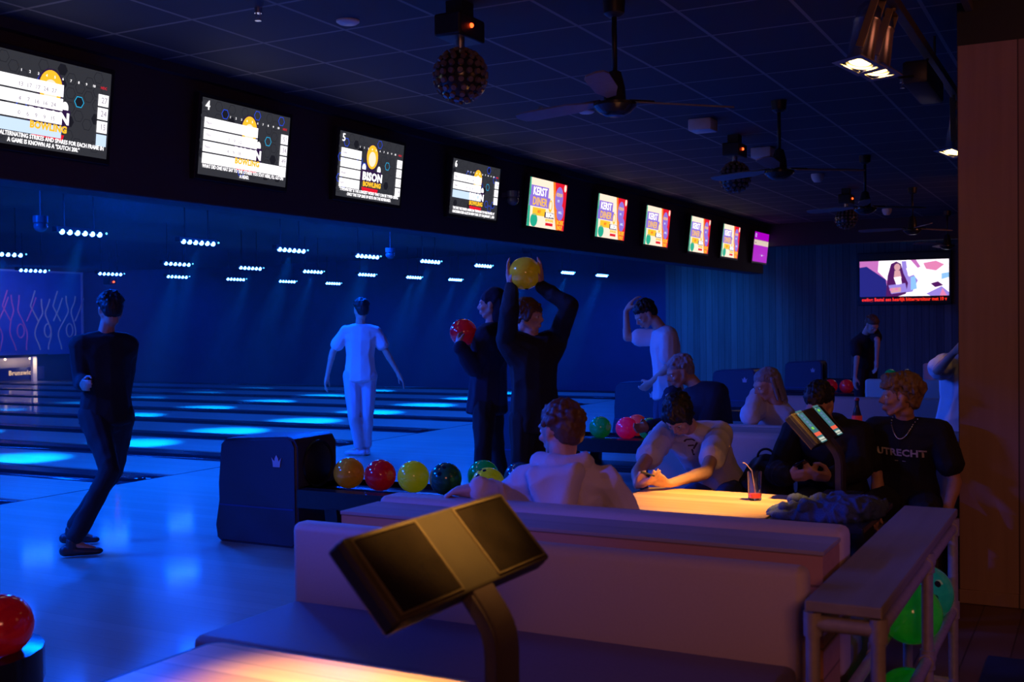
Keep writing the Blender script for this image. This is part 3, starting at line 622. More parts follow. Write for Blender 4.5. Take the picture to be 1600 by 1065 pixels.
def ball(loc, col, label, rot=(0, 0, 0), group=None, r=BR_, face=None):
    """finger holes are recessed discs facing 'face'"""
    if 'b' not in balls_src:
        bm = ball_mesh(); me = bpy.data.meshes.new('bowling_ball'); bm.to_mesh(me); bm.free()
        for p in me.polygons: p.use_smooth = True
        balls_src['b'] = me
        b = bmesh.new()
        for dx, dz, rr in ((-.019, .022, .0125), (.019, .022, .0125), (.0, -.030, .0145)):
            d = Vector((dx, -math.sqrt(BR_**2-dx*dx-dz*dz), dz)).normalized()
            tube(b, d*(BR_-.02), d*(BR_+.0004), rr, n=16)
        me2 = bpy.data.meshes.new('finger_holes'); b.to_mesh(me2); b.free(); me2.materials.append(hole_m); balls_src['h'] = me2
    me = balls_src['b'].copy(); me.materials.append(BM[col])
    o = bpy.data.objects.new('bowling_ball', me); C.objects.link(o); o.location = loc; o.scale = (r/BR_,)*3
    if face is not None: o.rotation_euler = Vector(face).to_track_quat('-Y', 'Z').to_euler()
    else: o.rotation_euler = rot
    h = bpy.data.objects.new('finger_holes', balls_src['h']); C.objects.link(h); h.parent = o
    return tag(o, label, 'bowling ball', group)
G1 = 'balls on the nearest whole ball return'
zb = .425+BR_-.018
for x, y, c, lb, fc in ((6.36, 4.66, 'orange', 'amber orange bowling ball, leftmost on the rack beside the crown hood', (0, .3, -1)), (6.35, 4.39, 'red', 'red bowling ball between the amber and lime balls on the rack', (.4, 0, -1)),
                    (6.38, 4.14, 'lime', 'lime yellow bowling ball between the red and dark green balls', (1, 0, .3)), (6.38, 3.885, 'dgreen', 'dark green bowling ball with finger holes, right of the lime ball', (-.75, -.1, .65)),
                    (6.60, 3.72, 'green', 'green bowling ball at the back of the rack behind the lime ball by the hand', (1, 0, .2)), (6.27, 3.50, 'lime', 'bright lime bowling ball right beside the sleeve of the hooded boy', (-.6, .2, .8)),
                    (6.60, 3.44, 'navy', 'dark blue bowling ball at the right end, half hidden behind the hooded boy', (1, 0, 0))):
    ball((x, y, zb), c, lb, group=G1, face=fc)
G2 = 'balls on the second ball return'
for x, y, c, lb in ((10.10, 4.37, 'green', 'dark green bowling ball alone at left on the second rack, right of the hooded boy'), (10.12, 4.10, 'pink', 'hot pink bowling ball on the second rack'), (10.44, 4.12, 'coral', 'coral bowling ball behind the hot pink one'), (10.12, 3.865, 'green', 'green bowling ball partly hidden by the boy reading his phone')):
    ball((x, y, zb), c, lb, group=G2, face=(1, 0, -.4))
G3 = 'balls on the far ball returns'
for x, y, c, lb in ((17.60, 3.74, 'red', 'dull red bowling ball on a far rack, left of its twin'), (17.62, 3.50, 'red', 'bright red bowling ball on a far rack behind the kiosk'), (21.38, 3.46, 'green', 'small far green bowling ball beside the bending person'), (21.5, 3.20, 'navy', 'small far dark blue bowling ball right of the green one')):
    ball((x, y, zb), c, lb, group=G3, face=(1, 0, -.4))
ball((2.60, 3.40, zb), 'red', 'big red bowling ball cut by the left edge, on a round tray end', face=(.4, .8, .6))

# ================================================================ settees
def slab(name, x0, x1, y0, y1, z0, z1, m, parent, bev=.02, lean=0.0):
    b = bmesh.new(); box(b, x0, x1, y0, y1, z0, z1, bev=bev, seg=3)
    if lean:
        for v in b.verts: v.co.x += lean*(v.co.z-z0)
    return obj(name, b, m, parent, 'auto')
def settee(x, side, y0, y1, top, seatz, label, seatd=.52, thick=.14, grp='padded settees in the seating bays'):
    """x = face of the back rest on the sitting side; side -1 faces the camera, +1 faces away"""
    t = thing('settee', label, 'bench', (x, (y0+y1)/2, 0), 0, grp); h = (y1-y0)/2; s = side
    slab('backrest', 0, -s*thick, -h, h, seatz-.06, top, M_leath, t, .03)
    slab('seat', s*.0, s*seatd, -h+.02, h-.02, seatz-.13, seatz, M_seat, t, .03)
    slab('base', -s*.10, s*(seatd-.08), -h+.05, h-.05, 0, seatz-.13, M_black, t, .005)
    return t
settee(3.14, -1, .74, 2.56, .85, .58, 'pale padded settee in the foreground with its back to the wooden beam', thick=.09)
settee(3.82, 1, .745, 2.56, .868, .44, 'settee behind the wooden beam, where the hooded boy sits')
settee(6.75, -1, .73, 2.6, .85, .44, 'pale settee on which the three boys sit at the second table')
settee(7.42, 1, .73, 2.6, .85, .44, 'settee back to back behind the three seated boys')
settee(10.25, -1, 1.0, 2.75, .85, .44, 'blue lit settee seen above the boy in the black tee')
settee(13.2, -1, 1.0, 2.42, .86, .44, 'far settee whose end shows beside the red balls')
settee(16.2, -1, 1.0, 2.2, .93, .44, 'small furthest settee end above the curly hair')
def beamunit(x0, x1, y0, y1, z, label):
    t = thing('wooden_divider', label, 'divider wall', ((x0+x1)/2, (y0+y1)/2, 0), 0, 'wooden divider walls between settees'); a = (x1-x0)/2; h = (y1-y0)/2
    b = bmesh.new(); box(b, -a, a, -h, h, z-.014, z, bev=.003); obj('top_board', b, M_scaf2, t)
    b = bmesh.new(); box(b, -a+.004, a-.004, -h+.004, h-.004, 0, z-.014); obj('cladding', b, M_beam, t)
M_scaf2 = planks('grey_pine_top', 0, .4, (.32, .26, .23), (.46, .38, .33), .6, 1, .1, .4)
beamunit(3.42, 3.67, .75, 2.55, .848, 'pine clad divider behind the foreground settee with a grey top board')
beamunit(6.92, 7.26, .73, 2.55, .845, 'pine clad divider behind the three seated boys')
t = thing('side_table', 'narrow ledge where the glass bottle stands behind the boys', 'ledge', (7.09, 1.2, .845)); C.objects.unlink(t); bpy.data.objects.remove(t)

# tables
def tbl(x0, x1, y0, y1, z, label):
    t = thing('low_table', label, 'table', ((x0+x1)/2, (y0+y1)/2, 0), 0, 'wood topped tables with black rims'); a = (x1-x0)/2; h = (y1-y0)/2
    b = bmesh.new(); prism(b, rrect(-a, a, -h, h, .05), 2, z-.035, z-.004); obj('table_edge', b, M_black, t)
    b = bmesh.new(); prism(b, rrect(-a+.022, a-.022, -h+.0, h-.022, .035), 2, z-.006, z); obj('tabletop', b, M_table, t)
    b = bmesh.new(); box(b, -a+.0, a-.0, -h-.42, -h, z-.035, z-.006, bev=.008); obj('console_shelf', b, M_blackg, t)
    b = bmesh.new(); box(b, -.06, .06, -.06, .06, .03, z-.035, bev=.01); box(b, -.3, .3, -.25, .25, 0, .03, bev=.01); obj('pedestal', b, M_black, t)
tbl(1.52, 2.30, 1.31, 2.14, .70, 'wood topped table cut by the bottom edge of the photo')
tbl(4.70, 5.43, 1.29, 2.08, .70, 'wood topped table in warm light before the three boys')

# touch consoles
def console(x, y, zc, on, label, cx=0, base=.694):
    t = thing('touch_console', label, 'touch screen console', (x, y, base), 0, 'two-screen scoring consoles')
    L, Wd, tl_ = .60, .185, math.radians(48); dy = .10; 
    M = Matrix.Translation((cx, dy, zc-base)) @ Matrix.Rotation(tl_, 4, 'X')
    b = bmesh.new(); box(b, -L/2, L/2, -Wd/2, Wd/2, -.045, 0, bev=.006); bmesh.ops.transform(b, matrix=M, verts=b.verts); h = obj('screen_housing', b, M_greym, t)
    b = bmesh.new(); box(b, -L/2-.001, L/2+.001, -Wd/2-.001, Wd/2+.001, -.046, -.012, bev=.006); bmesh.ops.transform(b, matrix=M, verts=b.verts); obj('side_band', b, M_black, h)
    for s in (-1, 1):
        b = bmesh.new(); x0, x1 = (-L/2+.018, -.075) if s < 0 else (.075, L/2-.018)
        box(b, x0, x1, -Wd/2+.014, Wd/2-.014, -.001, .0015); bmesh.ops.transform(b, matrix=M, verts=b.verts)
        g = obj('touch_screen', b, pm('dark_screen_glass', (.012, .009, .006), .15, var=.7, scale=9), t)
        b = bmesh.new(); ya, yb = -Wd/2+.012, Wd/2-.012
        for q_ in ((x0-.004, x1+.004, ya-.003, ya), (x0-.004, x1+.004, yb, yb+.003), (x0-.005, x0, ya, yb), (x1, x1+.005, ya, yb)): box(b, *q_, -.001, .004)
        bmesh.ops.transform(b, matrix=M, verts=b.verts); obj('bezel', b, pm('bezel_bronze', (.09, .07, .04), .35), g)
        if on:
            b = bmesh.new(); xm = (x0+x1)/2; xw = .058
            def q(a0, a1, b0, b1, k, lay): 
                f = b.faces.new([b.verts.new(M @ Vector((xm+xw*u, -.095+.19*v, .002+lay*.0003))) for u, v in ((a0, b0), (a1, b0), (a1, b1), (a0, b1))]); f.material_index = k
            q(-1, 1, .0, 1, 0, 0); q(-1, 1, .20, .30, 1, 1); q(-.9, .9, .03, .14, 2, 1)
            for k in range(5): q(-.4, .3, .40+k*.10, .47+k*.10, 3 if k != (4 if s > 0 else 0) else 4, 1)
            q(-.7, -.5, .9, .95, 2, 1)
            obj('screen_image', b, [em('ui_teal', (.05, .16, .18), 1), em('ui_red', (.9, .12, .06), 1), em('ui_white', (.6, .65, .55), 1), em('ui_blue', (.10, .18, .35), 1), em('ui_green', (.2, .65, .08), 1)], g)
    if not on:
        b = bmesh.new()
        for k in range(5): box(b, -.062, .062, -Wd/2+.01+k*.0, -Wd/2+.012, 0, .002)
        b.free()
    # post with bent arm
    pw, pd = .045, .018
    path = [Vector((cx, 0, 0)), Vector((cx, 0, zc-base-.19)), Vector((cx, .006, zc-base-.155)), Vector((cx, .022, zc-base-.125)), Vector((cx, dy-.012, zc-base-.04))]
    b = bmesh.new(); rings = []
    for i, p in enumerate(path):
        d = (path[min(i+1, len(path)-1)]-path[max(i-1, 0)]).normalized(); nrm = Vector((0, -d.z, d.y))
        rings.append([b.verts.new(p+Vector((sx*pw, 0, 0))+nrm*sy*pd) for sx, sy in ((-1, -1), (1, -1), (1, 1), (-1, 1))])
    for a, c in zip(rings, rings[1:]):
        for i in range(4): b.faces.new((a[i], a[(i+1) % 4], c[(i+1) % 4], c[i]))
    b.faces.new(rings[0][::-1]); b.faces.new(rings[-1])
    bmesh.ops.bevel(b, geom=[e for e in b.edges], offset=.006, segments=2, affect='EDGES')
    obj('post', b, pm('post_brown', (.045, .032, .03), .35), t, 'auto')
    b = bmesh.new()
    for k in range(7):
        p = Vector((cx, .010+k*.0055, zc-base-.128+k*.0065)); box(b, cx-.045, cx+.045, p.y-.0016, p.y+.0016, p.z-.0016, p.z+.0016)
    obj('vent_ribs', b, M_greym, t)
    b = bmesh.new(); box(b, cx-.11, cx+.11, -.09, .09, 0, .012, bev=.004); obj('foot_plate', b, M_black, t)
console(1.93, 1.05, 1.098, False, 'dark two-screen touch console on a post in the foreground')
console(5.53, 1.13, 1.043, True, 'lit two-screen touch console on a post before the hidden boy')

# tube and board rack on the right, green balls inside
t = thing('ball_rack', 'galvanised tube ball rack with scaffold board top at the aisle end', 'ball rack', (3.85, .61, 0))
b = bmesh.new(); box(b, -.85, .85, -.10, .10, .77, .80, bev=.004); obj('top_board', b, M_scaf, t)
def tubes(name, segs, r, m=M_steel, joints=()):
    b = bmesh.new()
    for a, c in segs: tube(b, a, c, r, n=16)
    o = obj(name, b, m, t, 'auto'); return o
XR, YR = .82, .085
for sx in (-1, 0, 1):
    for sy in (-1, 1):
        x = sx*XR + (.10 if sx == 0 else 0)
        p = tubes('post', [((x, sy*YR, 0), (x, sy*YR, .75))], .019)
        for z in (.735, .41):
            b = bmesh.new(); tube(b, (x, sy*YR, z-.035), (x, sy*YR, z+.03), .0245, n=16); tube(b, (x-.035*(sx if sx else 1), sy*YR, z-0.005), (x+(-.0 if sx else .035), sy*YR, z-.005), .0245, n=16)
            obj('tube_clamp', b, M_steel, p, 'auto')
        b = bmesh.new(); tube(b, (x, sy*YR, 0), (x, sy*YR, .012), .045, n=16); obj('foot_flange', b, M_steel, p, 'auto')
for sy in (-1, 1):
    tubes('rail', [((-XR, sy*YR, .73), (XR, sy*YR, .73))], .019); tubes('rail', [((-XR, sy*YR, .405), (XR, sy*YR, .405))], .019); tubes('rail', [((-XR, sy*YR, .12), (XR, sy*YR, .12))], .019)
for sx in (-1, 1): tubes('cross_tube', [((sx*XR, -YR, .735), (sx*XR, YR, .735))], .021); tubes('cross_tube', [((sx*XR, -YR, .12), (sx*XR, YR, .12))], .019)
G4 = 'green balls in the tube rack'
zr = .405+.019+.108*.62
ball((4.17, .61, .50), 'neon', 'neon green bowling ball in the tube rack, before the teal one', group=G4, face=(1, 0, .2))
ball((4.50, .61, .50), 'teal', 'teal green bowling ball with three finger holes in the tube rack', group=G4, face=(-.86, -.45, .35))
ball((4.10, .61, .215), 'neon', 'neon green bowling ball on the lower rail of the tube rack', group=G4, face=(1, 0, .2))

# table things
def drink(x, y, z):
    t = thing('drinking_glass', 'tall glass with red drink and a straw on the warm lit table', 'glass', (x, y, z))
    b = bmesh.new(); lathe(b, [(0, .0), (.029, .0), (.031, .004), (.034, .135), (.0322, .135), (.0285, .012), (0, .011)], 32); obj('tumbler', b, M_glass, t, 'auto')
    b = bmesh.new(); lathe(b, [(0, .0125), (.0275, .0125), (.0285, .035), (0, .035)], 24); obj('red_drink', b, self_glow(pm('red_drink', (.9, .05, .02), .15, trans=.3), (1, .08, .02), .35), t, 'auto')  # the drink's glow is put into its material
    b = bmesh.new(); tube(b, (.015, .0, .02), (-.008, .012, .14), .0022, n=8); tube(b, (-.008, .012, .14), (-.02, .04, .175), .0022, n=8); tube(b, (-.02, .04, .175), (-.022, .05, .176), .003, n=8)
    obj('straw', b, pm('straw_pink', (.4, .25, .28), .4), t)
drink(5.20, 1.46, .70)
t = thing('glass_bottle', 'small cola bottle with red label standing on the divider behind the boys', 'bottle', (7.05, 1.34, .845))
b = bmesh.new(); lathe(b, [(0, 0), (.026, 0), (.029, .01), (.028, .05), (.030, .085), (.029, .11), (.018, .15), (.0125, .175), (.012, .20), (.014, .205), (.014, .212), (.010, .212), (.010, .20), (0, .198)], 28); obj('bottle_body', b, pm('cola_glass', (.10, .07, .06), .06, trans=.5), t, 'auto')
b = bmesh.new(); lathe(b, [(.0285, .055), (.0305, .057), (.0315, .085), (.031, .112), (.029, .113)], 28); obj('label', b, self_glow(pm('cola_label', (.85, .03, .03), .4), (1, .05, .03), .08), t, 'auto')  # faint glow put into the label's material
b = bmesh.new(); lathe(b, [(0, .222), (.012, .222), (.0155, .213), (.0155, .206), (0, .206)], 20); obj('bottle_cap', b, pm('cap_red', (.6, .03, .03), .35), t, 'auto')

# ---- lumps: cloth piles and bags through the same remesher as the figures
ICO = None
def ico():
    global ICO
    if ICO is None:
        b = bmesh.new(); bmesh.ops.create_icosphere(b, subdivisions=2, radius=1); ICO = np.array([v.co[:] for v in b.verts]); b.free()
    return ICO
def ell(c, r, R=None):
    """vertices of an ellipsoid"""
    r = np.array([r, r, r] if isinstance(r, (int, float)) else r, float); P_ = ico()*r
    if R is not None: P_ = P_ @ np.array(R).T
    return P_ + np.array(c)
def hull(bm, *vsets):
    vs = [bm.verts.new(p) for V in vsets for p in V]
    q = bmesh.ops.convex_hull(bm, input=vs)
    bad = [g for g in q['geom_interior']+q['geom_unused'] if isinstance(g, bmesh.types.BMVert)]
    if bad: bmesh.ops.delete(bm, geom=list(set(bad)), context='VERTS')
def remesh(bm, voxel, smooth=2, wob=0.0, wscale=9.0, seed=0, fine=0.0):
    me = bpy.data.meshes.new('tmp'); bm.to_mesh(me); bm.free(); o = bpy.data.objects.new('tmp', me); C.objects.link(o)
    m = o.modifiers.new('r', 'REMESH'); m.mode = 'VOXEL'; m.voxel_size = voxel; m.use_smooth_shade = True
    if smooth: s = o.modifiers.new('s', 'SMOOTH'); s.factor = .5; s.iterations = smooth
    dg = bpy.context.evaluated_depsgraph_get(); dg.update(); ev = o.evaluated_get(dg)
    out = bpy.data.meshes.new_from_object(ev); bpy.data.objects.remove(o); bpy.data.meshes.remove(me)
    if wob:
        off = Vector((seed*3.7, seed*1.3, seed*2.1)); nn = [v.normal.copy() for v in out.vertices]
        for v, n_ in zip(out.vertices, nn):
            p = v.co+off; k = noise.noise(Vector((p.x*wscale, p.y*wscale, p.z*wscale*.55)))
            k = 1-abs(k)*2.6 if True else k
            v.co += n_*(wob*k)
    for p in out.polygons: p.use_smooth = True
    return out
def rc(bm, a, b, ra, rb): hull(bm, ell(a, ra), ell(b, rb))

# ================================================================ people
def cdir(rt, up, aw): return (Vector((.467, -.884, 0))*rt + Vector((0, 0, 1))*up + Vector((.884, .467, 0))*aw).normalized()
def reach(p, px, py, L, sgn=0):
    """joint on the sight line at limb length L from joint p; sgn +1 further, -1 nearer, 0 nearest to the parent's depth"""
    O = Vector((0, 0, EYE)); r = ray(px, py); v = O-p; a = r.dot(r); b = r.dot(v); c = v.dot(v)-L*L; D = b*b-a*c
    if D <= 0 or sgn == 0:
        t = -b/a; q = O+r*t; return p+(q-p).normalized()*L
    return O+r*((-b+sgn*math.sqrt(D))/a)
def skinm(name, col): return pm(name, col, .5, var=.08, scale=60)
SK = skinm('skin_fair', (.62, .36, .27)); SK2 = skinm('skin_warm', (.55, .29, .20))
def cloth(name, col, rough=.85, var=.1): return pm(name, col, rough, var=var, scale=260, bump=.12)
def hand(bm, wr, d, nrm, thumb, s, curl=.5, spread=1.0, fist=None):
    d = d.normalized(); nrm = (nrm-d*nrm.dot(d)).normalized(); sd = d.cross(nrm).normalized()*thumb      # sd: towards the thumb
    P_ = lambda x, y, z: wr+(d*x+sd*y+nrm*z)*s
    K = [(.088, .030), (.092, .010), (.088, -.010), (.080, -.028)]; Ls = [(.042, .026, .022), (.046, .029, .022), (.042, .027, .021), (.033, .021, .019)]
    for (kx, ky), L3, i in zip(K, Ls, range(4)):
        kn = P_(kx, ky*.95, 0); hull(bm, ell(P_(0, ky*.55, 0), .017*s), ell(kn, .0135*s)); a = 0; p = kn
        sp_ = (ky*2.0)*spread
        for j, L in enumerate(L3):
            a += curl*(.55, .85, .6)[j]; dd = (d*math.cos(a)+nrm*math.sin(a)+sd*sp_*math.cos(a)).normalized(); q = p+dd*L*s
            rc(bm, p, q, (.0100-.0010*j)*s, (.0092-.0010*j)*s); p = q
    hull(bm, ell(P_(.02, .0, .004), (.030*s,)*3), ell(P_(.07, .0, .002), (.022*s,)*3))
    t0 = P_(.022, .026, .006); t1 = P_(.052, .052, .016+.02*curl); t2 = P_(.080, .060-.012*curl, .026+.03*curl); t3 = P_(.102, .056-.03*curl, .034+.03*curl)
    rc(bm, t0, t1, .016*s, .0125*s); rc(bm, t1, t2, .012*s, .0105*s); rc(bm, t2, t3, .0105*s, .0085*s)
def headprims(bm, c, R, s):
    def E(p, r): hs = ell((0, 0, 0), [q*s for q in r]); M = np.array(R); return (hs+np.array(p)*s) @ M.T + np.array(c)
    bmE = lambda *e: hull(bm, *e)
    bmE(E((0, -.022, .035), (.074, .092, .082)), E((0, .022, .03), (.066, .066, .070)))                     # skull
    bmE(E((0, .028, .01), (.060, .062, .055)), E((0, .038, -.035), (.050, .048, .040)), E((0, .050, -.082), (.024, .024, .020)))   # face to chin
    for sx in (-1, 1):
        bmE(E((sx*.052, -.005, -.035), (.018, .024, .022)), E((sx*.022, .055, -.086), (.014, .015, .014)))    # jaw
        bmE(E((sx*.012, .086, .028), (.012, .010, .008)), E((sx*.044, .070, .026), (.012, .012, .009)))       # brow ridge
        bmE(E((sx*.038, .066, -.022), (.020, .018, .016)))                                                    # cheek
        bmE(E((sx*.074, -.008, .010), (.008, .018, .020)), E((sx*.072, .0, -.022), (.007, .011, .010)))       # ear
        bmE(E((sx*.011, .094, -.026), (.009, .010, .008)))                                                    # nostril wing
        bmE(E((sx*.004, .088, -.050), (.014, .010, .005)), E((sx*.016, .080, -.056), (.008, .007, .005)))
    bmE(E((0, .084, .020), (.009, .010, .010)), E((0, .108, -.020), (.010, .010, .009)))                      # nose
    bmE(E((0, .088, -.064), (.018, .010, .006)))                                                              # lower lip
    bmE(E((0, -.028, -.01), (.052, .060, .05)), E((0, -.03, -.08), (.045, .045, .03)))                        # nape
def frame(fwd, up):
    f = fwd.normalized(); r = f.cross(up).normalized(); u = r.cross(f).normalized()
    return np.array([[r.x, f.x, u.x], [r.y, f.y, u.y], [r.z, f.z, u.z]]), r, u
def person(label, s, pel, neck, headc, F, face, el, wr, kn, an, top, bottom, shoes, skin, hair, hairm, sleeve='short', hood=False, loose=1.0,
           hd=(None, None), pn=(None, None), curl=(.5, .5), toes=None, vox=.0075, bulk=1.0, hem=.0, ears=True, sh=(None, None), pantvox=None, face_roll=0, wob=.006):
    """index 0 is the person's right side, 1 the left; all joints are world points"""
    up = (neck-pel).normalized(); T, rt, upv = frame(F, up); fw = Vector((T[0][1], T[1][1], T[2][1]))
    base = Vector((pel.x, pel.y, 0)); t = thing('person', label, 'person', base)
    S = [sh[i] if sh[i] is not None else neck+rt*(.165*s*(1, -1)[i])-up*.085*s for i in (0, 1)]
    Hp = [pel+rt*(.088*s*(1, -1)[i])-up*.02*s for i in (0, 1)]
    L = (neck-pel).length; at_ = lambda k, f=0: pel+up*(L*k)+fw*(f*s)
    def body_prims(bm, g, full=True):
        """torso; g = extra thickness"""
        def E(p, r): return ell((0, 0, 0), [(q*s+g) for q in r]) @ T.T + np.array(p)
        e_pel = E(at_(0), (.160*bulk, .108*bulk, .100)); e_w = E(at_(.36), (.138*bulk, .095*bulk, .09)); e_c = E(at_(.68), (.158*bulk, .108*bulk, .10)); e_u = E(at_(.88, -.005), (.135*bulk, .085, .06))
        return e_pel, e_w, e_c, e_u
    # body
    bm = bmesh.new(); eb = body_prims(bm, -.006)
    for a, b in zip(eb, eb[1:]): hull(bm, a, b)
    hull(bm, ell(neck-up*.06*s, .06*s), ell(neck+(headc-neck)*.55-fw*.01*s, .050*s))
    for i in (0, 1):
        hull(bm, ell(neck-up*.03*s, .045*s), ell(S[i], .050*s)); hull(bm, ell(at_(.75), .09*s), ell(S[i], .05*s))
        rc(bm, S[i], el[i], .048*s, .037*s); rc(bm, el[i], wr[i], .038*s, .025*s)
        mid = el[i]+(wr[i]-el[i])*.3; rc(bm, el[i], mid, .037*s, .038*s)
        rc(bm, Hp[i], kn[i], .082*s, .052*s); rc(bm, kn[i], an[i], .052*s, .034*s); rc(bm, kn[i]+(an[i]-kn[i])*.1, kn[i]+(an[i]-kn[i])*.5, .052*s, .048*s)
        d = hd[i] if hd[i] is not None else (wr[i]-el[i]).normalized()
        n_ = pn[i] if pn[i] is not None else rt*(-1, 1)[i]
        dd = d.normalized(); nn = (n_-dd*n_.dot(dd)).normalized()
        # thumb points forward / up out of the palm plane
        sd = dd.cross(nn); tsgn = 1 if sd.dot(fw+Vector((0, 0, .6))) > 0 else -1
        hand(bm, wr[i]+dd*.012*s, dd, nn, tsgn, s, curl[i])
        to = (toes[i] if toes else F); to = Vector((to.x, to.y, 0)).normalized()
        rc(bm, an[i], an[i]+to*.13*s-Vector((0, 0, .045*s)), .032*s, .022*s)
    HR, hr, hu = frame(face, Vector((0, 0, 1)) if abs(face.normalized().z) < .9 else up)
    if face_roll:
        q = Matrix.Rotation(face_roll, 3, face.normalized()); hr = q @ hr; hu = q @ hu; ff = face.normalized()
        HR = np.array([[hr.x, ff.x, hu.x], [hr.y, ff.y, hu.y], [hr.z, ff.z, hu.z]])
    headprims(bm, headc, HR, s)
    me = remesh(bm, vox, 2); me.transform(Matrix.Translation(-base)); body = link('body', me, skin, t)
    hm = lambda p: Vector(headc)+Vector((HR @ (np.array(p)*s)).tolist())
    # eyes
    for sx in (-1, 1):
        b = bmesh.new(); c = hm((sx*.030, .0745, .006)); sph(b, c, .0118*s, 16); fdir = Vector((HR @ np.array((0, 1, 0))).tolist())
        sph(b, c+fdir*.0062*s, .0068*s, 12, mat=1); bmesh.ops.translate(b, vec=-base, verts=b.verts)
        obj('eye', b, [pm('eye_white', (.75, .72, .70), .25), pm('eye_iris', (.04, .03, .025), .2)], t, True)
    # hair
    def E(p, r): return (ell((0, 0, 0), [q*s for q in r])+np.array(p)*s) @ HR.T + np.array(headc)
    rnd = random.Random(label); bm = bmesh.new()
    if hair in ('short', 'curly', 'fringe'):
        hull(bm, E((0, -.030, .046), (.080, .092, .084)), E((0, .012, .062), (.070, .066, .062)))
        hull(bm, E((0, -.055, .02), (.074, .066, .07)), E((0, -.062, -.028), (.058, .045, .03)))
        for k in range(150 if hair != 'short' else 90):
            a = rnd.uniform(0, 2*PI); e = rnd.uniform(.05, 1.45)
            x, y, z = math.cos(a)*math.cos(e), math.sin(a)*math.cos(e), math.sin(e)
            if y > .3 and z < .45 and hair == 'short': continue
            if y > .55 and z < .25: continue
            k_ = 1.0 if hair != 'curly' else 1.07
            p = np.array((x*.078*k_, -.026+y*.094*k_, .045+z*.082*k_)); r = rnd.uniform(.009, .015) if hair != 'curly' else rnd.uniform(.013, .021)
            q = p+np.array((rnd.uniform(-.015, .015), rnd.uniform(-.005, .02), rnd.uniform(-.02, .006)))
            hull(bm, E(p, (r, r, r)), E(q, (r*.8,)*3))
        if hair == 'fringe':
            for k in range(22):
                x = -.066+.132*k/21; z0 = .085-.02*abs(x)/.066
                hull(bm, E((x*.9, .050, z0), (.014,)*3), E((x, .084-abs(x)*.35, .050+rnd.uniform(-.012, .006)), (.009,)*3))
            for sx in (-1, 1):
                for k in range(6): hull(bm, E((sx*.070, -.03+k*.016, .05), (.015,)*3), E((sx*.078, -.03+k*.014, -.012+rnd.uniform(-.012, .008)), (.010,)*3))
        if hair == 'curly':
            for k in range(46):
                x = rnd.uniform(-.07, .07); p = (x, rnd.uniform(.03, .085-abs(x)*.4), rnd.uniform(.072, .125)); r = rnd.uniform(.012, .02); hull(bm, E(p, (r,)*3), E((p[0]+.01, p[1]+.012, p[2]-.012), (r*.8,)*3))
    elif hair == 'beanie':
        hull(bm, E((0, -.025, .055), (.086, .100, .088)), E((0, .008, .050), (.080, .078, .055))); hull(bm, E((0, -.06, .03), (.078, .07, .07)), E((0, -.075, -.05), (.06, .05, .05)), E((0, -.06, -.11), (.07, .06, .04)))
    elif hair == 'long':
        hull(bm, E((0, -.026, .048), (.081, .098, .086)), E((0, .012, .062), (.070, .068, .062)))
        for k in range(40):
            a = rnd.uniform(PI*.95, PI*2.05); x, y = math.cos(a)*.08, -.01+math.sin(a)*.095
            hull(bm, E((x, y, .05), (.016,)*3), E((x*1.05, y*1.05, -.12+rnd.uniform(-.04, .02)), (.012,)*3))
    me = remesh(bm, .0055*max(1, vox/.0075), 1, *((.010, 42.0) if hair == 'curly' else (.0035, 60.0) if hair != 'beanie' else (.004, 14.0))); me.transform(Matrix.Translation(-base)); link('hood' if hair == 'beanie' else 'hair', me, hairm, t)
    # top
    g = .014*loose; bm = bmesh.new(); e_pel, e_w, e_c, e_u = body_prims(bm, g)
    low = ell((0, 0, 0), [.163*s*bulk+g*1.3, .112*s*bulk+g*1.3, .035*s]) @ T.T + np.array(at_(-.12-hem))
    hull(bm, low, e_pel); hull(bm, e_pel, e_w); hull(bm, e_w, e_c); hull(bm, e_c, e_u)
    for i in (0, 1):
        hull(bm, e_u, ell(S[i], .052*s+g)); hull(bm, e_c, ell(S[i]-up*.03*s, .045*s+g))
        if sleeve == 'short':
            m = S[i]+(el[i]-S[i])*.62; rc(bm, S[i], m, .050*s+g, .052*s+g*1.2)
        else:
            rc(bm, S[i], el[i], .050*s+g, .040*s+g*1.1); m = el[i]+(wr[i]-el[i])*.93; rc(bm, el[i], m, .040*s+g*1.2, .029*s+g*.8)
    hull(bm, ell(neck-up*.045*s+fw*.008*s, (.060*s,)*3), ell(neck-up*.08*s, (.085*s,)*3))
    if hood:
        N_ = 14
        ring = []
        for a in range(N_+1):
            th_ = -PI*.22+PI*1.44*a/N_
            ring.append((neck+up*(.012+.012*math.sin(th_))*s+rt*(math.cos(th_)*.098*s)-fw*(math.sin(th_)*.082*s)+fw*.012*s, (.026+.016*max(0, math.sin(th_)))*s))
        for (p, ra), (p2, rb_) in zip(ring, ring[1:]):
            rc(bm, p, p2, ra, rb_); hull(bm, ell(p, ra), ell(p2, rb_), ell(neck-up*.08*s+(p-neck)*.9, .03*s))
        nb = neck-fw*.11*s
        hull(bm, ell(nb+rt*.075*s-up*.02*s, .038*s), ell(nb-rt*.075*s-up*.02*s, .038*s), ell(nb-fw*.035*s-up*.13*s+rt*.03*s, .042*s), ell(nb-fw*.035*s-up*.13*s-rt*.03*s, .042*s))
    me = remesh(bm, vox, 1, wob*1.0, 8.5, seed=len(label)); me.transform(Matrix.Translation(-base)); topo = link('hooded_top' if hood else ('long_sleeved_top' if sleeve == 'long' else 't_shirt'), me, top, t)
    # trousers
    bm = bmesh.new(); gp = .012
    ep = ell((0, 0, 0), [.157*s*bulk+gp*.5, .106*s*bulk+gp*.5, .09*s]) @ T.T + np.array(at_(-.02))
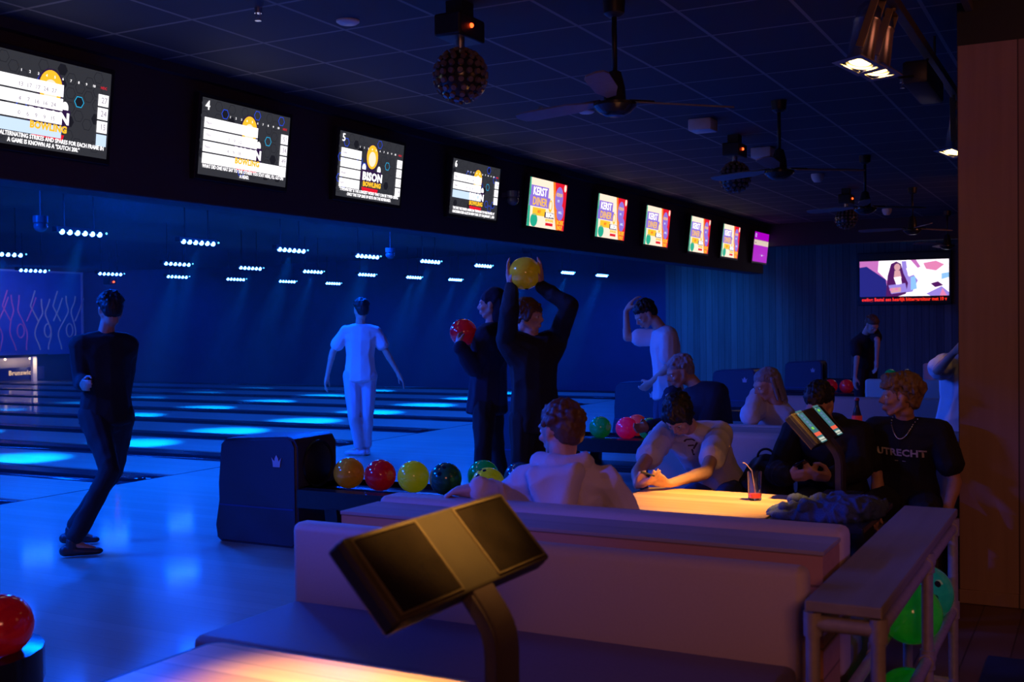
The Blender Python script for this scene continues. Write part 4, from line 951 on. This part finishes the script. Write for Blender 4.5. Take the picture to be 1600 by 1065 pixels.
    bmE = hull(bm, ep, ell((0, 0, 0), [.13*s, .095*s, .06*s]) @ T.T + np.array(at_(-.16)))
    for i in (0, 1):
        hull(bm, ell(Hp[i], .090*s+gp), ell(kn[i], .054*s+gp)); e = kn[i]+(an[i]-kn[i])*.90; rc(bm, kn[i], e, .054*s+gp, .044*s+gp)
    me = remesh(bm, vox*1.15, 1, .006, 9, seed=3); me.transform(Matrix.Translation(-base)); link('trousers', me, bottom, t)
    # shoes
    for i in (0, 1):
        to = (toes[i] if toes else F); to = Vector((to.x, to.y, 0)).normalized(); z = Vector((0, 0, 1)); b = bmesh.new(); A = an[i]-z*.045*s
        hull(b, ell(A-to*.045*s, (.036*s, .036*s, .036*s)), ell(A+to*.07*s-z*.006*s, (.040*s, .040*s, .030*s)))
        hull(b, ell(A+to*.07*s-z*.006*s, (.042*s, .042*s, .030*s)), ell(A+to*.155*s-z*.012*s, (.034*s, .034*s, .022*s)))
        hull(b, ell(an[i]+z*.01*s, .040*s), ell(A, .038*s))
        me = remesh(b, .007, 1); me.transform(Matrix.Translation(-base)); link('shoe', me, shoes, t)
    return dict(t=t, base=base, fw=fw, rt=rt, up=up, at=at_, S=S, hm=hm, neck=neck, T=T, top=topo)

# materials of the clothes
C_white = cloth('white_cotton', (.72, .70, .74)); C_cream = cloth('cream_fleece', (.70, .62, .60)); C_black = cloth('black_cotton', (.010, .009, .011)); C_navy = cloth('navy_cloth', (.012, .014, .034))
C_jean = cloth('dark_denim', (.045, .06, .12)); C_pale = cloth('pale_trousers', (.55, .58, .68)); C_dark = cloth('black_trousers', (.012, .012, .016)); C_shoe = pm('dark_shoe', (.03, .03, .035), .5); C_shoew = pm('pale_shoe', (.5, .52, .6), .45)
H_dark = pm('hair_black', (.012, .008, .007), .55, var=.4, scale=120); H_brown = pm('hair_brown', (.12, .055, .028), .5, var=.4, scale=120); H_blond = pm('hair_dark_blond', (.26, .15, .07), .5, var=.4, scale=120); H_lt = pm('hair_grey_blond', (.30, .25, .24), .55, var=.3, scale=120)
Z = Vector((0, 0, 1))

# -- bowler in white, seen from behind on the approach
s = 1.07; d = 13.1; pel = W(563, 584, d); neck = reach(pel, 563, 506, .545*s); hc = reach(neck, 564, 480, .150*s); F = cdir(-.15, 0, 1)
R_s = neck+F.cross(Z)*.175*s-Z*.05; L_s = neck-F.cross(Z)*.175*s-Z*.05
eR = reach(R_s, 606, 556, .285*s); wR = reach(eR, 624, 586, .255*s); eL = reach(L_s, 517, 556, .285*s); wL = reach(eL, 511, 588, .255*s)
kR = reach(pel+F.cross(Z)*.09, 574, 648, .45*s, 1); kL = reach(pel-F.cross(Z)*.09, 553, 650, .45*s, -1); aR = reach(kR, 573, 702, .43*s, 1); aL = reach(kL, 562, 704, .44*s, 1)
aR.z = max(aR.z, .09); aL.z = .09
person('person seen from behind in white t-shirt and pale trousers walking toward the lanes', s, pel, neck, hc, F, cdir(-.5, 0, .9), (eR, eL), (wR, wL), (kR, kL), (aR, aL), C_white, C_pale, C_shoew, SK, 'short', H_dark, loose=1.3, vox=.009, curl=(.3, .5), toes=(F, cdir(-.9, 0, .4)))
# -- dark walking bowler at the left
s = 1.05; d = 7.98; pel = W(167, 644, d); neck = reach(pel, 163, 518, .545*s); hc = reach(neck, 173, 484, .150*s); F = cdir(-.6, 0, .8); rt = F.cross(Z)
R_s = neck+rt*.175*s-Z*.05; L_s = neck-rt*.175*s-Z*.05
eR = reach(R_s, 196, 588, .285*s, 1); wR = reach(eR, 190, 640, .255*s, 1); eL = reach(L_s, 128, 590, .285*s, 0); wL = reach(eL, 130, 600, .255*s, -1)
kR = reach(pel+rt*.09, 178, 735, .45*s, 1); kL = reach(pel-rt*.09, 172, 735, .45*s, -1); aR = reach(kR, 104, 828, .45*s, 1); aL = reach(kL, 112, 832, .45*s, 0); aR.z = min(aR.z, .09); aL.z = .09
person('person in dark clothes striding past the screens at left, trailing leg bent back', s, pel, neck, hc, F, cdir(-.5, -.15, .8), (eR, eL), (wR, wL), (kR, kL), (aR, aL), C_black, C_dark, C_shoe, SK2, 'short', H_dark, sleeve='long', loose=1.3, vox=.009, toes=(cdir(1, 0, .1), cdir(.9, 0, .3)))
# -- hooded bowler with the red ball
s = 1.04; d = 8.95; pel = W(762, 618, d); neck = reach(pel, 768, 514, .545*s); hc = reach(neck, 768, 477, .150*s); F = cdir(-1, 0, .25); rt = F.cross(Z)
R_s = neck+rt*.175*s-Z*.05; L_s = neck-rt*.175*s-Z*.05
eR = reach(R_s, 750, 588, .285*s); wR = reach(eR, 738, 546, .255*s, 1); eL = reach(L_s, 736, 585, .285*s); wL = reach(eL, 718, 541, .255*s, -1)
rb = W(724, 519, 8.9)
kR = reach(pel+rt*.09, 775, 700, .45*s, 1); kL = reach(pel-rt*.09, 755, 702, .45*s, -1); aR = reach(kR, 790, 785, .44*s, 0); aL = reach(kL, 752, 790, .44*s, 0)
person('person in dark hood and loose dark clothes in profile holding a red ball', s, pel, neck, hc, F, cdir(-1, 0, .2), (eR, eL), (wR, wL), (kR, kL), (aR, aL), C_navy, C_dark, C_shoe, SK, 'beanie', C_navy, sleeve='long', loose=2.2, bulk=1.1, vox=.009, hd=((rb-wR), (rb-wL)+cdir(-.4, .2, -.3)*.1), pn=((rb-wR), cdir(.6, .3, .8)), curl=(.4, .5), hem=.10)
ball(rb, 'red', 'red bowling ball held up at the chest by the hooded person', face=(0, .3, 1))
# -- boy lifting the yellow ball
s = 1.0; d = 7.75; pel = W(836, 648, d); neck = reach(pel, 832, 530, .53*s); hc = reach(neck, 826, 492, .150*s); F = cdir(.35, 0, -.95); rt = F.cross(Z)
yb = W(820, 427, d-.05); R_s = neck+rt*.19*s-Z*.0; L_s = neck-rt*.19*s-Z*.0
eR = reach(R_s, 796, 482, .28*s, -1); wR = reach(eR, 803, 452, .25*s, 1); eL = reach(L_s, 889, 477, .28*s, -1); wL = reach(eL, 852, 453, .25*s, 1)
wR = yb+cdir(-.95, -.9, -.1)*.128; wL = yb+cdir(.95, -.75, -.1)*.132
eL = reach(wL, 889, 478, .255, -1); eR = reach(wR, 796, 486, .25, -1)
kR = reach(pel+rt*.09, 815, 742, .44*s, 0); kL = reach(pel-rt*.09, 852, 742, .44*s, 0); aR = Vector((kR.x, kR.y, .09)); aL = Vector((kL.x, kL.y, .09))
person('boy with brown hair in black sweater lifting a yellow ball over his head', s, pel, neck, hc, F, cdir(.9, -.08, -.45), (eR, eL), (wR, wL), (kR, kL), (aR, aL), C_black, C_black, C_shoe, SK, 'fringe', H_brown, sleeve='long', loose=1.5, vox=.008, sh=(R_s, L_s),
       hd=(cdir(-.25, 1, .1), cdir(.1, 1, .1)), pn=(cdir(1, .2, 0), cdir(-1, .3, 0)), curl=(.35, .35), hem=.08)
ball(yb, 'yellow', 'yellow bowling ball held overhead in both hands', face=(0, 0, -1), r=.112)
# -- stooping man in white tee
s = 1.06; d = 10.2; pel = W(1044, 608, d); neck = reach(pel, 1037, 514, .535*s); hc = reach(neck, 1006, 490, .185*s); F = cdir(-1, -.1, -.1); rt = F.cross(Z)
R_s = neck+rt*.17*s-Z*.06; L_s = neck-rt*.17*s-Z*.06
eR = reach(R_s, 972, 528, .28*s, 0); wR = reach(eR, 978, 486, .25*s, 1); eL = reach(L_s, 1044, 568, .285*s, 0); wL = reach(eL, 1017, 597, .255*s, 1)
kR = reach(pel+rt*.09, 1030, 688, .45*s, 0); kL = reach(pel-rt*.09, 1042, 688, .45*s, 0); aR = Vector((kR.x, kR.y, .09)); aL = Vector((kL.x, kL.y, .09))
person('man with bowed head in pale t-shirt, one arm raised to his forehead', s, pel, neck, hc, F, cdir(-1, -.75, -.3), (eR, eL), (wR, wL), (kR, kL), (aR, aL), C_white, C_jean, C_shoe, SK, 'short', H_dark, loose=1.6, vox=.009, hd=(cdir(.5, .8, 0), None), pn=(cdir(1, 0, 0), None))
# -- person in navy jacket between the settees
s = 1.0; d = 8.25; pel = W(1118, 706, d); neck = reach(pel, 1098, 622, .50*s, 0); hc = reach(neck, 1076, 591, .175*s); F = cdir(-.75, 0, -.5); rt = F.cross(Z)
R_s = neck+rt*.18*s-Z*.05; L_s = neck-rt*.18*s-Z*.05
eR = R_s+Vector((0, 0, -.25))+F*.1; eL = L_s+Vector((0, 0, -.25))+F*.1; wR = eR+F*.24; wL = eL+F*.24
kR = pel+rt*.12+F*.42; kL = pel-rt*.12+F*.42; aR = kR-Z*.42+F*.03; aL = kL-Z*.42+F*.03
person('person with cropped greying hair in navy jacket, seated behind the three boys', s, pel, neck, hc, F, cdir(-.9, -.35, -.2), (eR, eL), (wR, wL), (kR, kL), (aR, aL), C_navy, C_jean, C_shoe, SK2, 'short', H_lt, sleeve='long', loose=2.2, bulk=1.25, hood=False, vox=.009)
# -- person in white leaning over
s = .95; d = 8.0; pel = W(1222, 704, d); neck = reach(pel, 1216, 636, .50*s, -1); hc = reach(neck, 1200, 606, .175*s); F = cdir(-.8, 0, -.5); rt = F.cross(Z)
R_s = neck+rt*.17*s-Z*.05; L_s = neck-rt*.17*s-Z*.05
eR = reach(R_s, 1172, 650, .27*s, -1); wR = reach(eR, 1183, 614, .25*s, 1); eL = L_s+Vector((0, 0, -.26))+F*.05; wL = eL+F*.24-Z*.02
kR = pel+rt*.12+F*.42; kL = pel-rt*.12+F*.42; aR = kR-Z*.42+F*.03; aL = kL-Z*.42+F*.03
person('person with fair hair in white top leaning forward behind the kiosk at left', s, pel, neck, hc, F, cdir(-.9, -.3, -.3), (eR, eL), (wR, wL), (kR, kL), (aR, aL), C_white, C_jean, C_shoe, SK, 'long', H_lt, sleeve='long', loose=2.0, bulk=1.1, vox=.009)
# -- far person bending to the rack
s = 1.02; d = 15.6; pel = W(1352, 566, d); neck = reach(pel, 1351, 521, .53*s, -1); hc = reach(neck, 1362, 508, .17*s, -1); F = cdir(.25, 0, -1); rt = F.cross(Z)
R_s = neck+rt*.18*s-Z*.03; L_s = neck-rt*.18*s-Z*.03
eR = reach(R_s, 1338, 553, .285*s, 0); wR = reach(eR, 1337, 578, .255*s, 0); eL = reach(L_s, 1371, 532, .285*s, -1); wL = reach(eL, 1370, 553, .255*s, 0)
kR = pel+rt*.1-Z*.44; kL = pel-rt*.1-Z*.44; aR = Vector((kR.x, kR.y, .09)); aL = Vector((kL.x, kL.y, .09))
person('far person in black t-shirt bending down in front of the plank wall', s, pel, neck, hc, F, cdir(.3, -.6, -.8), (eR, eL), (wR, wL), (kR, kL), (aR, aL), C_black, C_black, C_shoe, SK, 'short', H_brown, loose=1.4, vox=.011)
# -- person in white beside the column
s = 1.0; d = 8.3; pel = W(1508, 665, d); neck = reach(pel, 1516, 560, .53*s, 0); hc = reach(neck, 1535, 528, .17*s); F = cdir(-.3, 0, -1); rt = F.cross(Z)
R_s = neck+rt*.18*s-Z*.05; L_s = neck-rt*.18*s-Z*.05
eR = reach(R_s, 1465, 578, .275*s, -1); wR = reach(eR, 1492, 549, .25*s, -1); eL = reach(L_s, 1560, 600, .28*s, 0); wL = reach(eL, 1500, 545, .26*s, -1)
kR = pel+rt*.1-Z*.43; kL = pel-rt*.1-Z*.43; aR = Vector((kR.x, kR.y, .09)); aL = Vector((kL.x, kL.y, .09))
person('person in loose pale shirt half hidden by the plank column, forearm raised', s, pel, neck, hc, F, cdir(.5, -.2, -.8), (eR, eL), (wR, wL), (kR, kL), (aR, aL), C_white, C_jean, C_shoe, SK, 'short', H_brown, loose=2.4, bulk=1.15, vox=.009)

# -- hooded boy seen from behind
s = .97; pel = Vector((4.10, 1.88, .54)); neck = Vector((3.99, 1.885, .985)); hc = Vector((4.045, 1.925, 1.112)); F = Vector((1, .1, 0)); rt = F.cross(Z).normalized()
R_s = neck+rt*.165-Z*.045; L_s = neck-rt*.165-Z*.045
eL = Vector((4.08, 2.20, .80)); wL = Vector((3.79, 2.165, .905)); eR = Vector((4.10, 1.64, .72)); wR = Vector((4.32, 1.72, .60))
kR = Vector((4.52, 1.74, .53)); kL = Vector((4.52, 2.02, .53)); aR = Vector((4.55, 1.74, .09)); aL = Vector((4.55, 2.04, .09))
person('boy seen from behind in pale hooded sweatshirt, arm along the settee back', s, pel, neck, hc, F, Vector((.42, 1, -.08)), (eR, eL), (wR, wL), (kR, kL), (aR, aL), C_cream, C_jean, C_shoe, SK, 'short', H_brown, sleeve='long', hood=True, loose=1.6, vox=.0065,
       hd=(None, Vector((-.15, 1, -.15))), pn=(None, Vector((0, 0, -1))), curl=(.5, .75), wob=.017)
# -- boy reading his phone
s = .95; pel = Vector((6.50, 2.02, .55)); neck = Vector((6.12, 2.09, .945)); hc = Vector((5.965, 2.10, 1.02)); F = Vector((-1, .05, 0)); rt = F.cross(Z).normalized()
up_ = (neck-pel).normalized(); R_s = neck+rt*.165-up_*.05; L_s = neck-rt*.165-up_*.05
eL = reach(L_s, 1103, 738, .255, -1); wL = reach(eL, 1052, 752, .235, -1); eR = reach(R_s, 997, 742, .26, -1); wR = reach(eR, 1002, 755, .22, -1)
ph = W(1012, 753, 5.62)
wL = W(1046, 755, 5.66); eL = reach(wL, 1103, 738, .25, 1); wR = W(996, 757, 5.68); eR = reach(wR, 996, 738, .235, 1)
kR = Vector((6.02, 2.14, .50)); kL = Vector((6.02, 1.9, .50)); aR = Vector((5.98, 2.14, .09)); aL = Vector((5.98, 1.9, .09))
q = person('dark-haired boy in pale t-shirt bent over his phone at the table', s, pel, neck, hc, F, Vector((-.62, .10, -.78)), (eR, eL), (wR, wL), (kR, kL), (aR, aL), C_white, C_jean, C_shoe, SK, 'fringe', H_dark, loose=1.5, vox=.0065, sh=(R_s, L_s),
       hd=(ph-wR, ph-wL), pn=(Vector((0, -.3, 1)), Vector((0, .3, 1))), curl=(.5, .5))
b = bmesh.new(); box(b, -.036, .036, -.074, .074, -.004, .004, bev=.003); box(b, -.032, .032, -.068, .068, .004, .0046, mat=1)
o = obj('phone', b, [M_black, pm('phone_glass', (.01, .01, .012), .1)]); o.location = ph+Z*.035; o.rotation_euler = (.25, -.3, PI/2+.3); tag(o, 'black phone in the hands of the boy in the pale t-shirt', 'phone')
# print on his shirt
b = bmesh.new(); pts = []
fwq, rtq, upq = q['fw'], q['rt'], q['up']
def on_chest(q, u, v, s, lift=0.02, c=.62, bulk=1.0):
    """a spot on the front of a shirt: ray cast onto the shirt mesh"""
    o0 = q['at'](c)+q['rt']*(-u)+q['up']*v+q['fw']*.5-q['base']; hit, loc, n, i = q['top'].ray_cast(o0, -q['fw'])
    return (loc+n*.002) if hit else None
def decal(q, name, me_pts_faces, m, c=.62):
    """flat print pressed onto the shirt front, (u,v) in metres, u to the viewer's right"""
    b = bmesh.new(); vs, fs = me_pts_faces; V = []
    for u, v in vs: p = on_chest(q, u, v, 1, c=c); V.append(b.verts.new(p) if p is not None else None)
    for f in fs:
        if all(V[i] is not None for i in f) and max((V[f[0]].co-V[i].co).length for i in f) < .07:
            try: b.faces.new([V[i] for i in f])
            except ValueError: pass
    return obj(name, b, m, q['top'])
bpy.context.view_layer.update()
def fan_rect(x0, y0, x1, y1, w, vs, fs):
    d = Vector((x1-x0, y1-y0)); n_ = Vector((-d.y, d.x)).normalized()*w/2; k = len(vs)
    vs += [(x0+n_.x, y0+n_.y), (x0-n_.x, y0-n_.y), (x1-n_.x, y1-n_.y), (x1+n_.x, y1+n_.y)]; fs.append((k, k+1, k+2, k+3))
vs, fs = [], []
for a in ((-.045, .02, -.01, -.03), (.045, .02, .01, -.03), (0, -.03, 0, -.08), (-.02, .05, .02, .05), (-.035, .035, -.02, .05), (.035, .035, .02, .05), (-.02, .0, .02, .0)): fan_rect(*a, .012, vs, fs)
decal(q, 'shirt_print', (vs, fs), pm('print_brown', (.10, .05, .05), .8), c=.74)
# -- boy in dark hoodie behind the console
s = .97; pel = Vector((6.48, 1.36, .55)); neck = Vector((6.33, 1.375, .965)); hc = Vector((6.23, 1.385, 1.075)); F = Vector((-1, .12, 0)); rt = F.cross(Z).normalized()
up_ = (neck-pel).normalized(); R_s = neck+rt*.18-up_*.06; L_s = neck-rt*.18-up_*.06
wR = W(1229, 744, 5.98); wL = W(1299, 746, 5.96); eR = reach(wR, 1216, 738, .25, 1); eL = reach(wL, 1345, 728, .25, 1); ph = W(1256, 732, 5.95)
kR = Vector((6.02, 1.52, .50)); kL = Vector((6.02, 1.26, .50)); aR = Vector((5.98, 1.52, .09)); aL = Vector((5.98, 1.26, .09))
q = person('boy in dark hooded top with phone, face hidden behind the lit console', s, pel, neck, hc, F, Vector((-.8, .1, -.5)), (eR, eL), (wR, wL), (kR, kL), (aR, aL), C_black, C_jean, C_shoe, SK, 'short', H_dark, sleeve='long', hood=True, loose=2.2, bulk=1.15, vox=.0065, sh=(R_s, L_s),
       hd=(W(1262, 742, 5.93)-wR, W(1262, 742, 5.91)-wL), pn=(Vector((.8, 0, .5)), Vector((.8, 0, .5))), curl=(.7, .75))
b = bmesh.new(); box(b, -.036, .036, -.074, .074, -.004, .004, bev=.003)
o = obj('phone', b, pm('phone_glass', (.01, .01, .012), .1)); o.location = ph+Z*.02; o.rotation_euler = (.3, .5, PI/2); tag(o, 'black phone held by the boy in the dark hooded top', 'phone')
# -- boy in the black tee with lettering
s = .97; pel = Vector((6.48, .96, .55)); neck = Vector((6.42, .955, .985)); hc = Vector((6.385, .985, 1.115)); F = Vector((-1, .18, 0)); rt = F.cross(Z).normalized()
up_ = (neck-pel).normalized(); R_s = neck+rt*.175-up_*.05; L_s = neck-rt*.175-up_*.05
eR = reach(R_s, 1372, 748, .27, -1); wR = reach(eR, 1368, 800, .25, -1); eL = reach(L_s, 1490, 745, .275, 0); wL = reach(eL, 1478, 805, .25, -1)
kR = Vector((6.00, 1.12, .56)); kL = Vector((5.98, .80, .55)); aR = Vector((5.94, 1.10, .09)); aL = Vector((5.95, .82, .09))
q = person('curly-haired boy in black lettered t-shirt and chain looking left', s, pel, neck, hc, F, Vector((-.30, 1, .02)), (eR, eL), (wR, wL), (kR, kL), (aR, aL), C_black, C_dark, C_shoe, SK2, 'curly', H_blond, loose=1.5, vox=.0065, sh=(R_s, L_s))
bpy.context.view_layer.update()
me = text_mesh('UTRECHT', .052, 0, 0, 'CENTER', 0, 0, .0018, 1.12); b = bmesh.new(); b.from_mesh(me)
bmesh.ops.subdivide_edges(b, edges=[e for e in b.edges if e.calc_length() > .02], cuts=2)
for v in list(b.verts):
    p = on_chest(q, v.co.x, v.co.z, 1, c=.63); v.co = p if p is not None else Vector((0, 0, -5))
bmesh.ops.delete(b, geom=[v for v in b.verts if v.co.z < -1], context='VERTS'); obj('chest_lettering', b, pm('print_white', (.62, .55, .50), .7), q['top'])
vs, fs = [], []; fan_rect(-.03, -.045, .03, -.045, .004, vs, fs); decal(q, 'lettering_line', (vs, fs), pm('print_white', (.62, .55, .50), .7), c=.63)
b = bmesh.new(); prev = None
for k in range(33):
    a = k/32; u = -.072+.144*a; v = .10-.125*math.sin(PI*a)**.8; p = on_chest(q, u, v, 1, c=.86)
    if p is None: continue
    p = p+(-q['fw']*0)+q['fw']*.003; sph(b, p, .0045, 8)
obj('necklace', b, M_chrome, q['t'], True)

# jacket on the console shelf and bag on the settee
rnd = random.Random(8); b = bmesh.new()
hull(b, ell((4.92, 1.22, .70), (.14, .10, .03)), ell((5.16, 1.08, .705), (.12, .12, .035)), ell((4.90, 1.02, .71), (.12, .12, .05)))
hull(b, ell((4.92, .98, .735), (.10, .12, .05)), ell((5.05, .92, .72), (.11, .08, .05)))
for k in range(16):
    a = rnd.uniform(0, 2*PI); c = Vector((4.96+.13*math.cos(a), 1.03+.15*math.sin(a), .735+rnd.uniform(-.005, .015))); dv = Vector((rnd.uniform(-.04, .04), rnd.uniform(-.10, .10), rnd.uniform(.0, .012)))
    hull(b, ell(c, .014), ell(c+dv, .018), ell(c+dv*.5+Vector((.02, .02, .008)), .014))
me = remesh(b, .0055, 1, .012, 26, seed=5); o = link('jacket', me, cloth('camo_jacket_cloth', (.05, .08, .16), .8, .9)); tag(o, 'crumpled blue grey patterned jacket lying beside the warm lit table', 'jacket')
b = bmesh.new(); hull(b, ell((6.42, 1.74, .56), (.14, .17, .11)), ell((6.52, 1.74, .66), (.10, .13, .10))); hull(b, ell((6.36, 1.68, .52), (.10, .10, .07)), ell((6.38, 1.8, .50), (.1, .1, .06)))
me = remesh(b, .009, 2, .010, 12, seed=2); t = thing('backpack', 'black bag slumped on the settee between two of the boys', 'bag', (6.42, 1.74, .45)); me.transform(Matrix.Translation((-6.42, -1.74, -.45))); link('bag_body', me, cloth('black_nylon', (.012, .011, .013), .6), t)
b = bmesh.new()
for k in range(10):
    a0, a1 = PI*k/10, PI*(k+1)/10; tube(b, (.02, .05*math.cos(a0), .30+.05*math.sin(a0)), (.02, .05*math.cos(a1), .30+.05*math.sin(a1)), .007, n=8)
obj('handle', b, M_black, t)
b = bmesh.new(); hull(b, ell((7.10, 1.08, .875), (.05, .11, .03)), ell((7.12, 1.10, .91), (.03, .08, .03)))
me = remesh(b, .007, 2, .006, 20); t = thing('sling_bag', 'small blue sling bag lying beside the glass bottle', 'bag', (7.1, 1.1, .845)); me.transform(Matrix.Translation((-7.1, -1.1, -.845))); link('bag_body', me, cloth('blue_grey_nylon', (.12, .17, .32), .6), t)
b = bmesh.new()
for k in range(12):
    a0, a1 = PI*k/12, PI*(k+1)/12; tube(b, (0, -.02+.12*math.cos(a0), .0+.11*math.sin(a0)+.01), (0, -.02+.12*math.cos(a1), .0+.11*math.sin(a1)+.01), .009, n=8)
obj('strap', b, M_black, t)
simple('floor_mat', bx(4.9, 5.5, -.25, .47, 0, .012, bev=.004), pm('mat_black', (.01, .01, .01), .9), 'dark mat on the brown floor in the bottom right corner', 'mat')
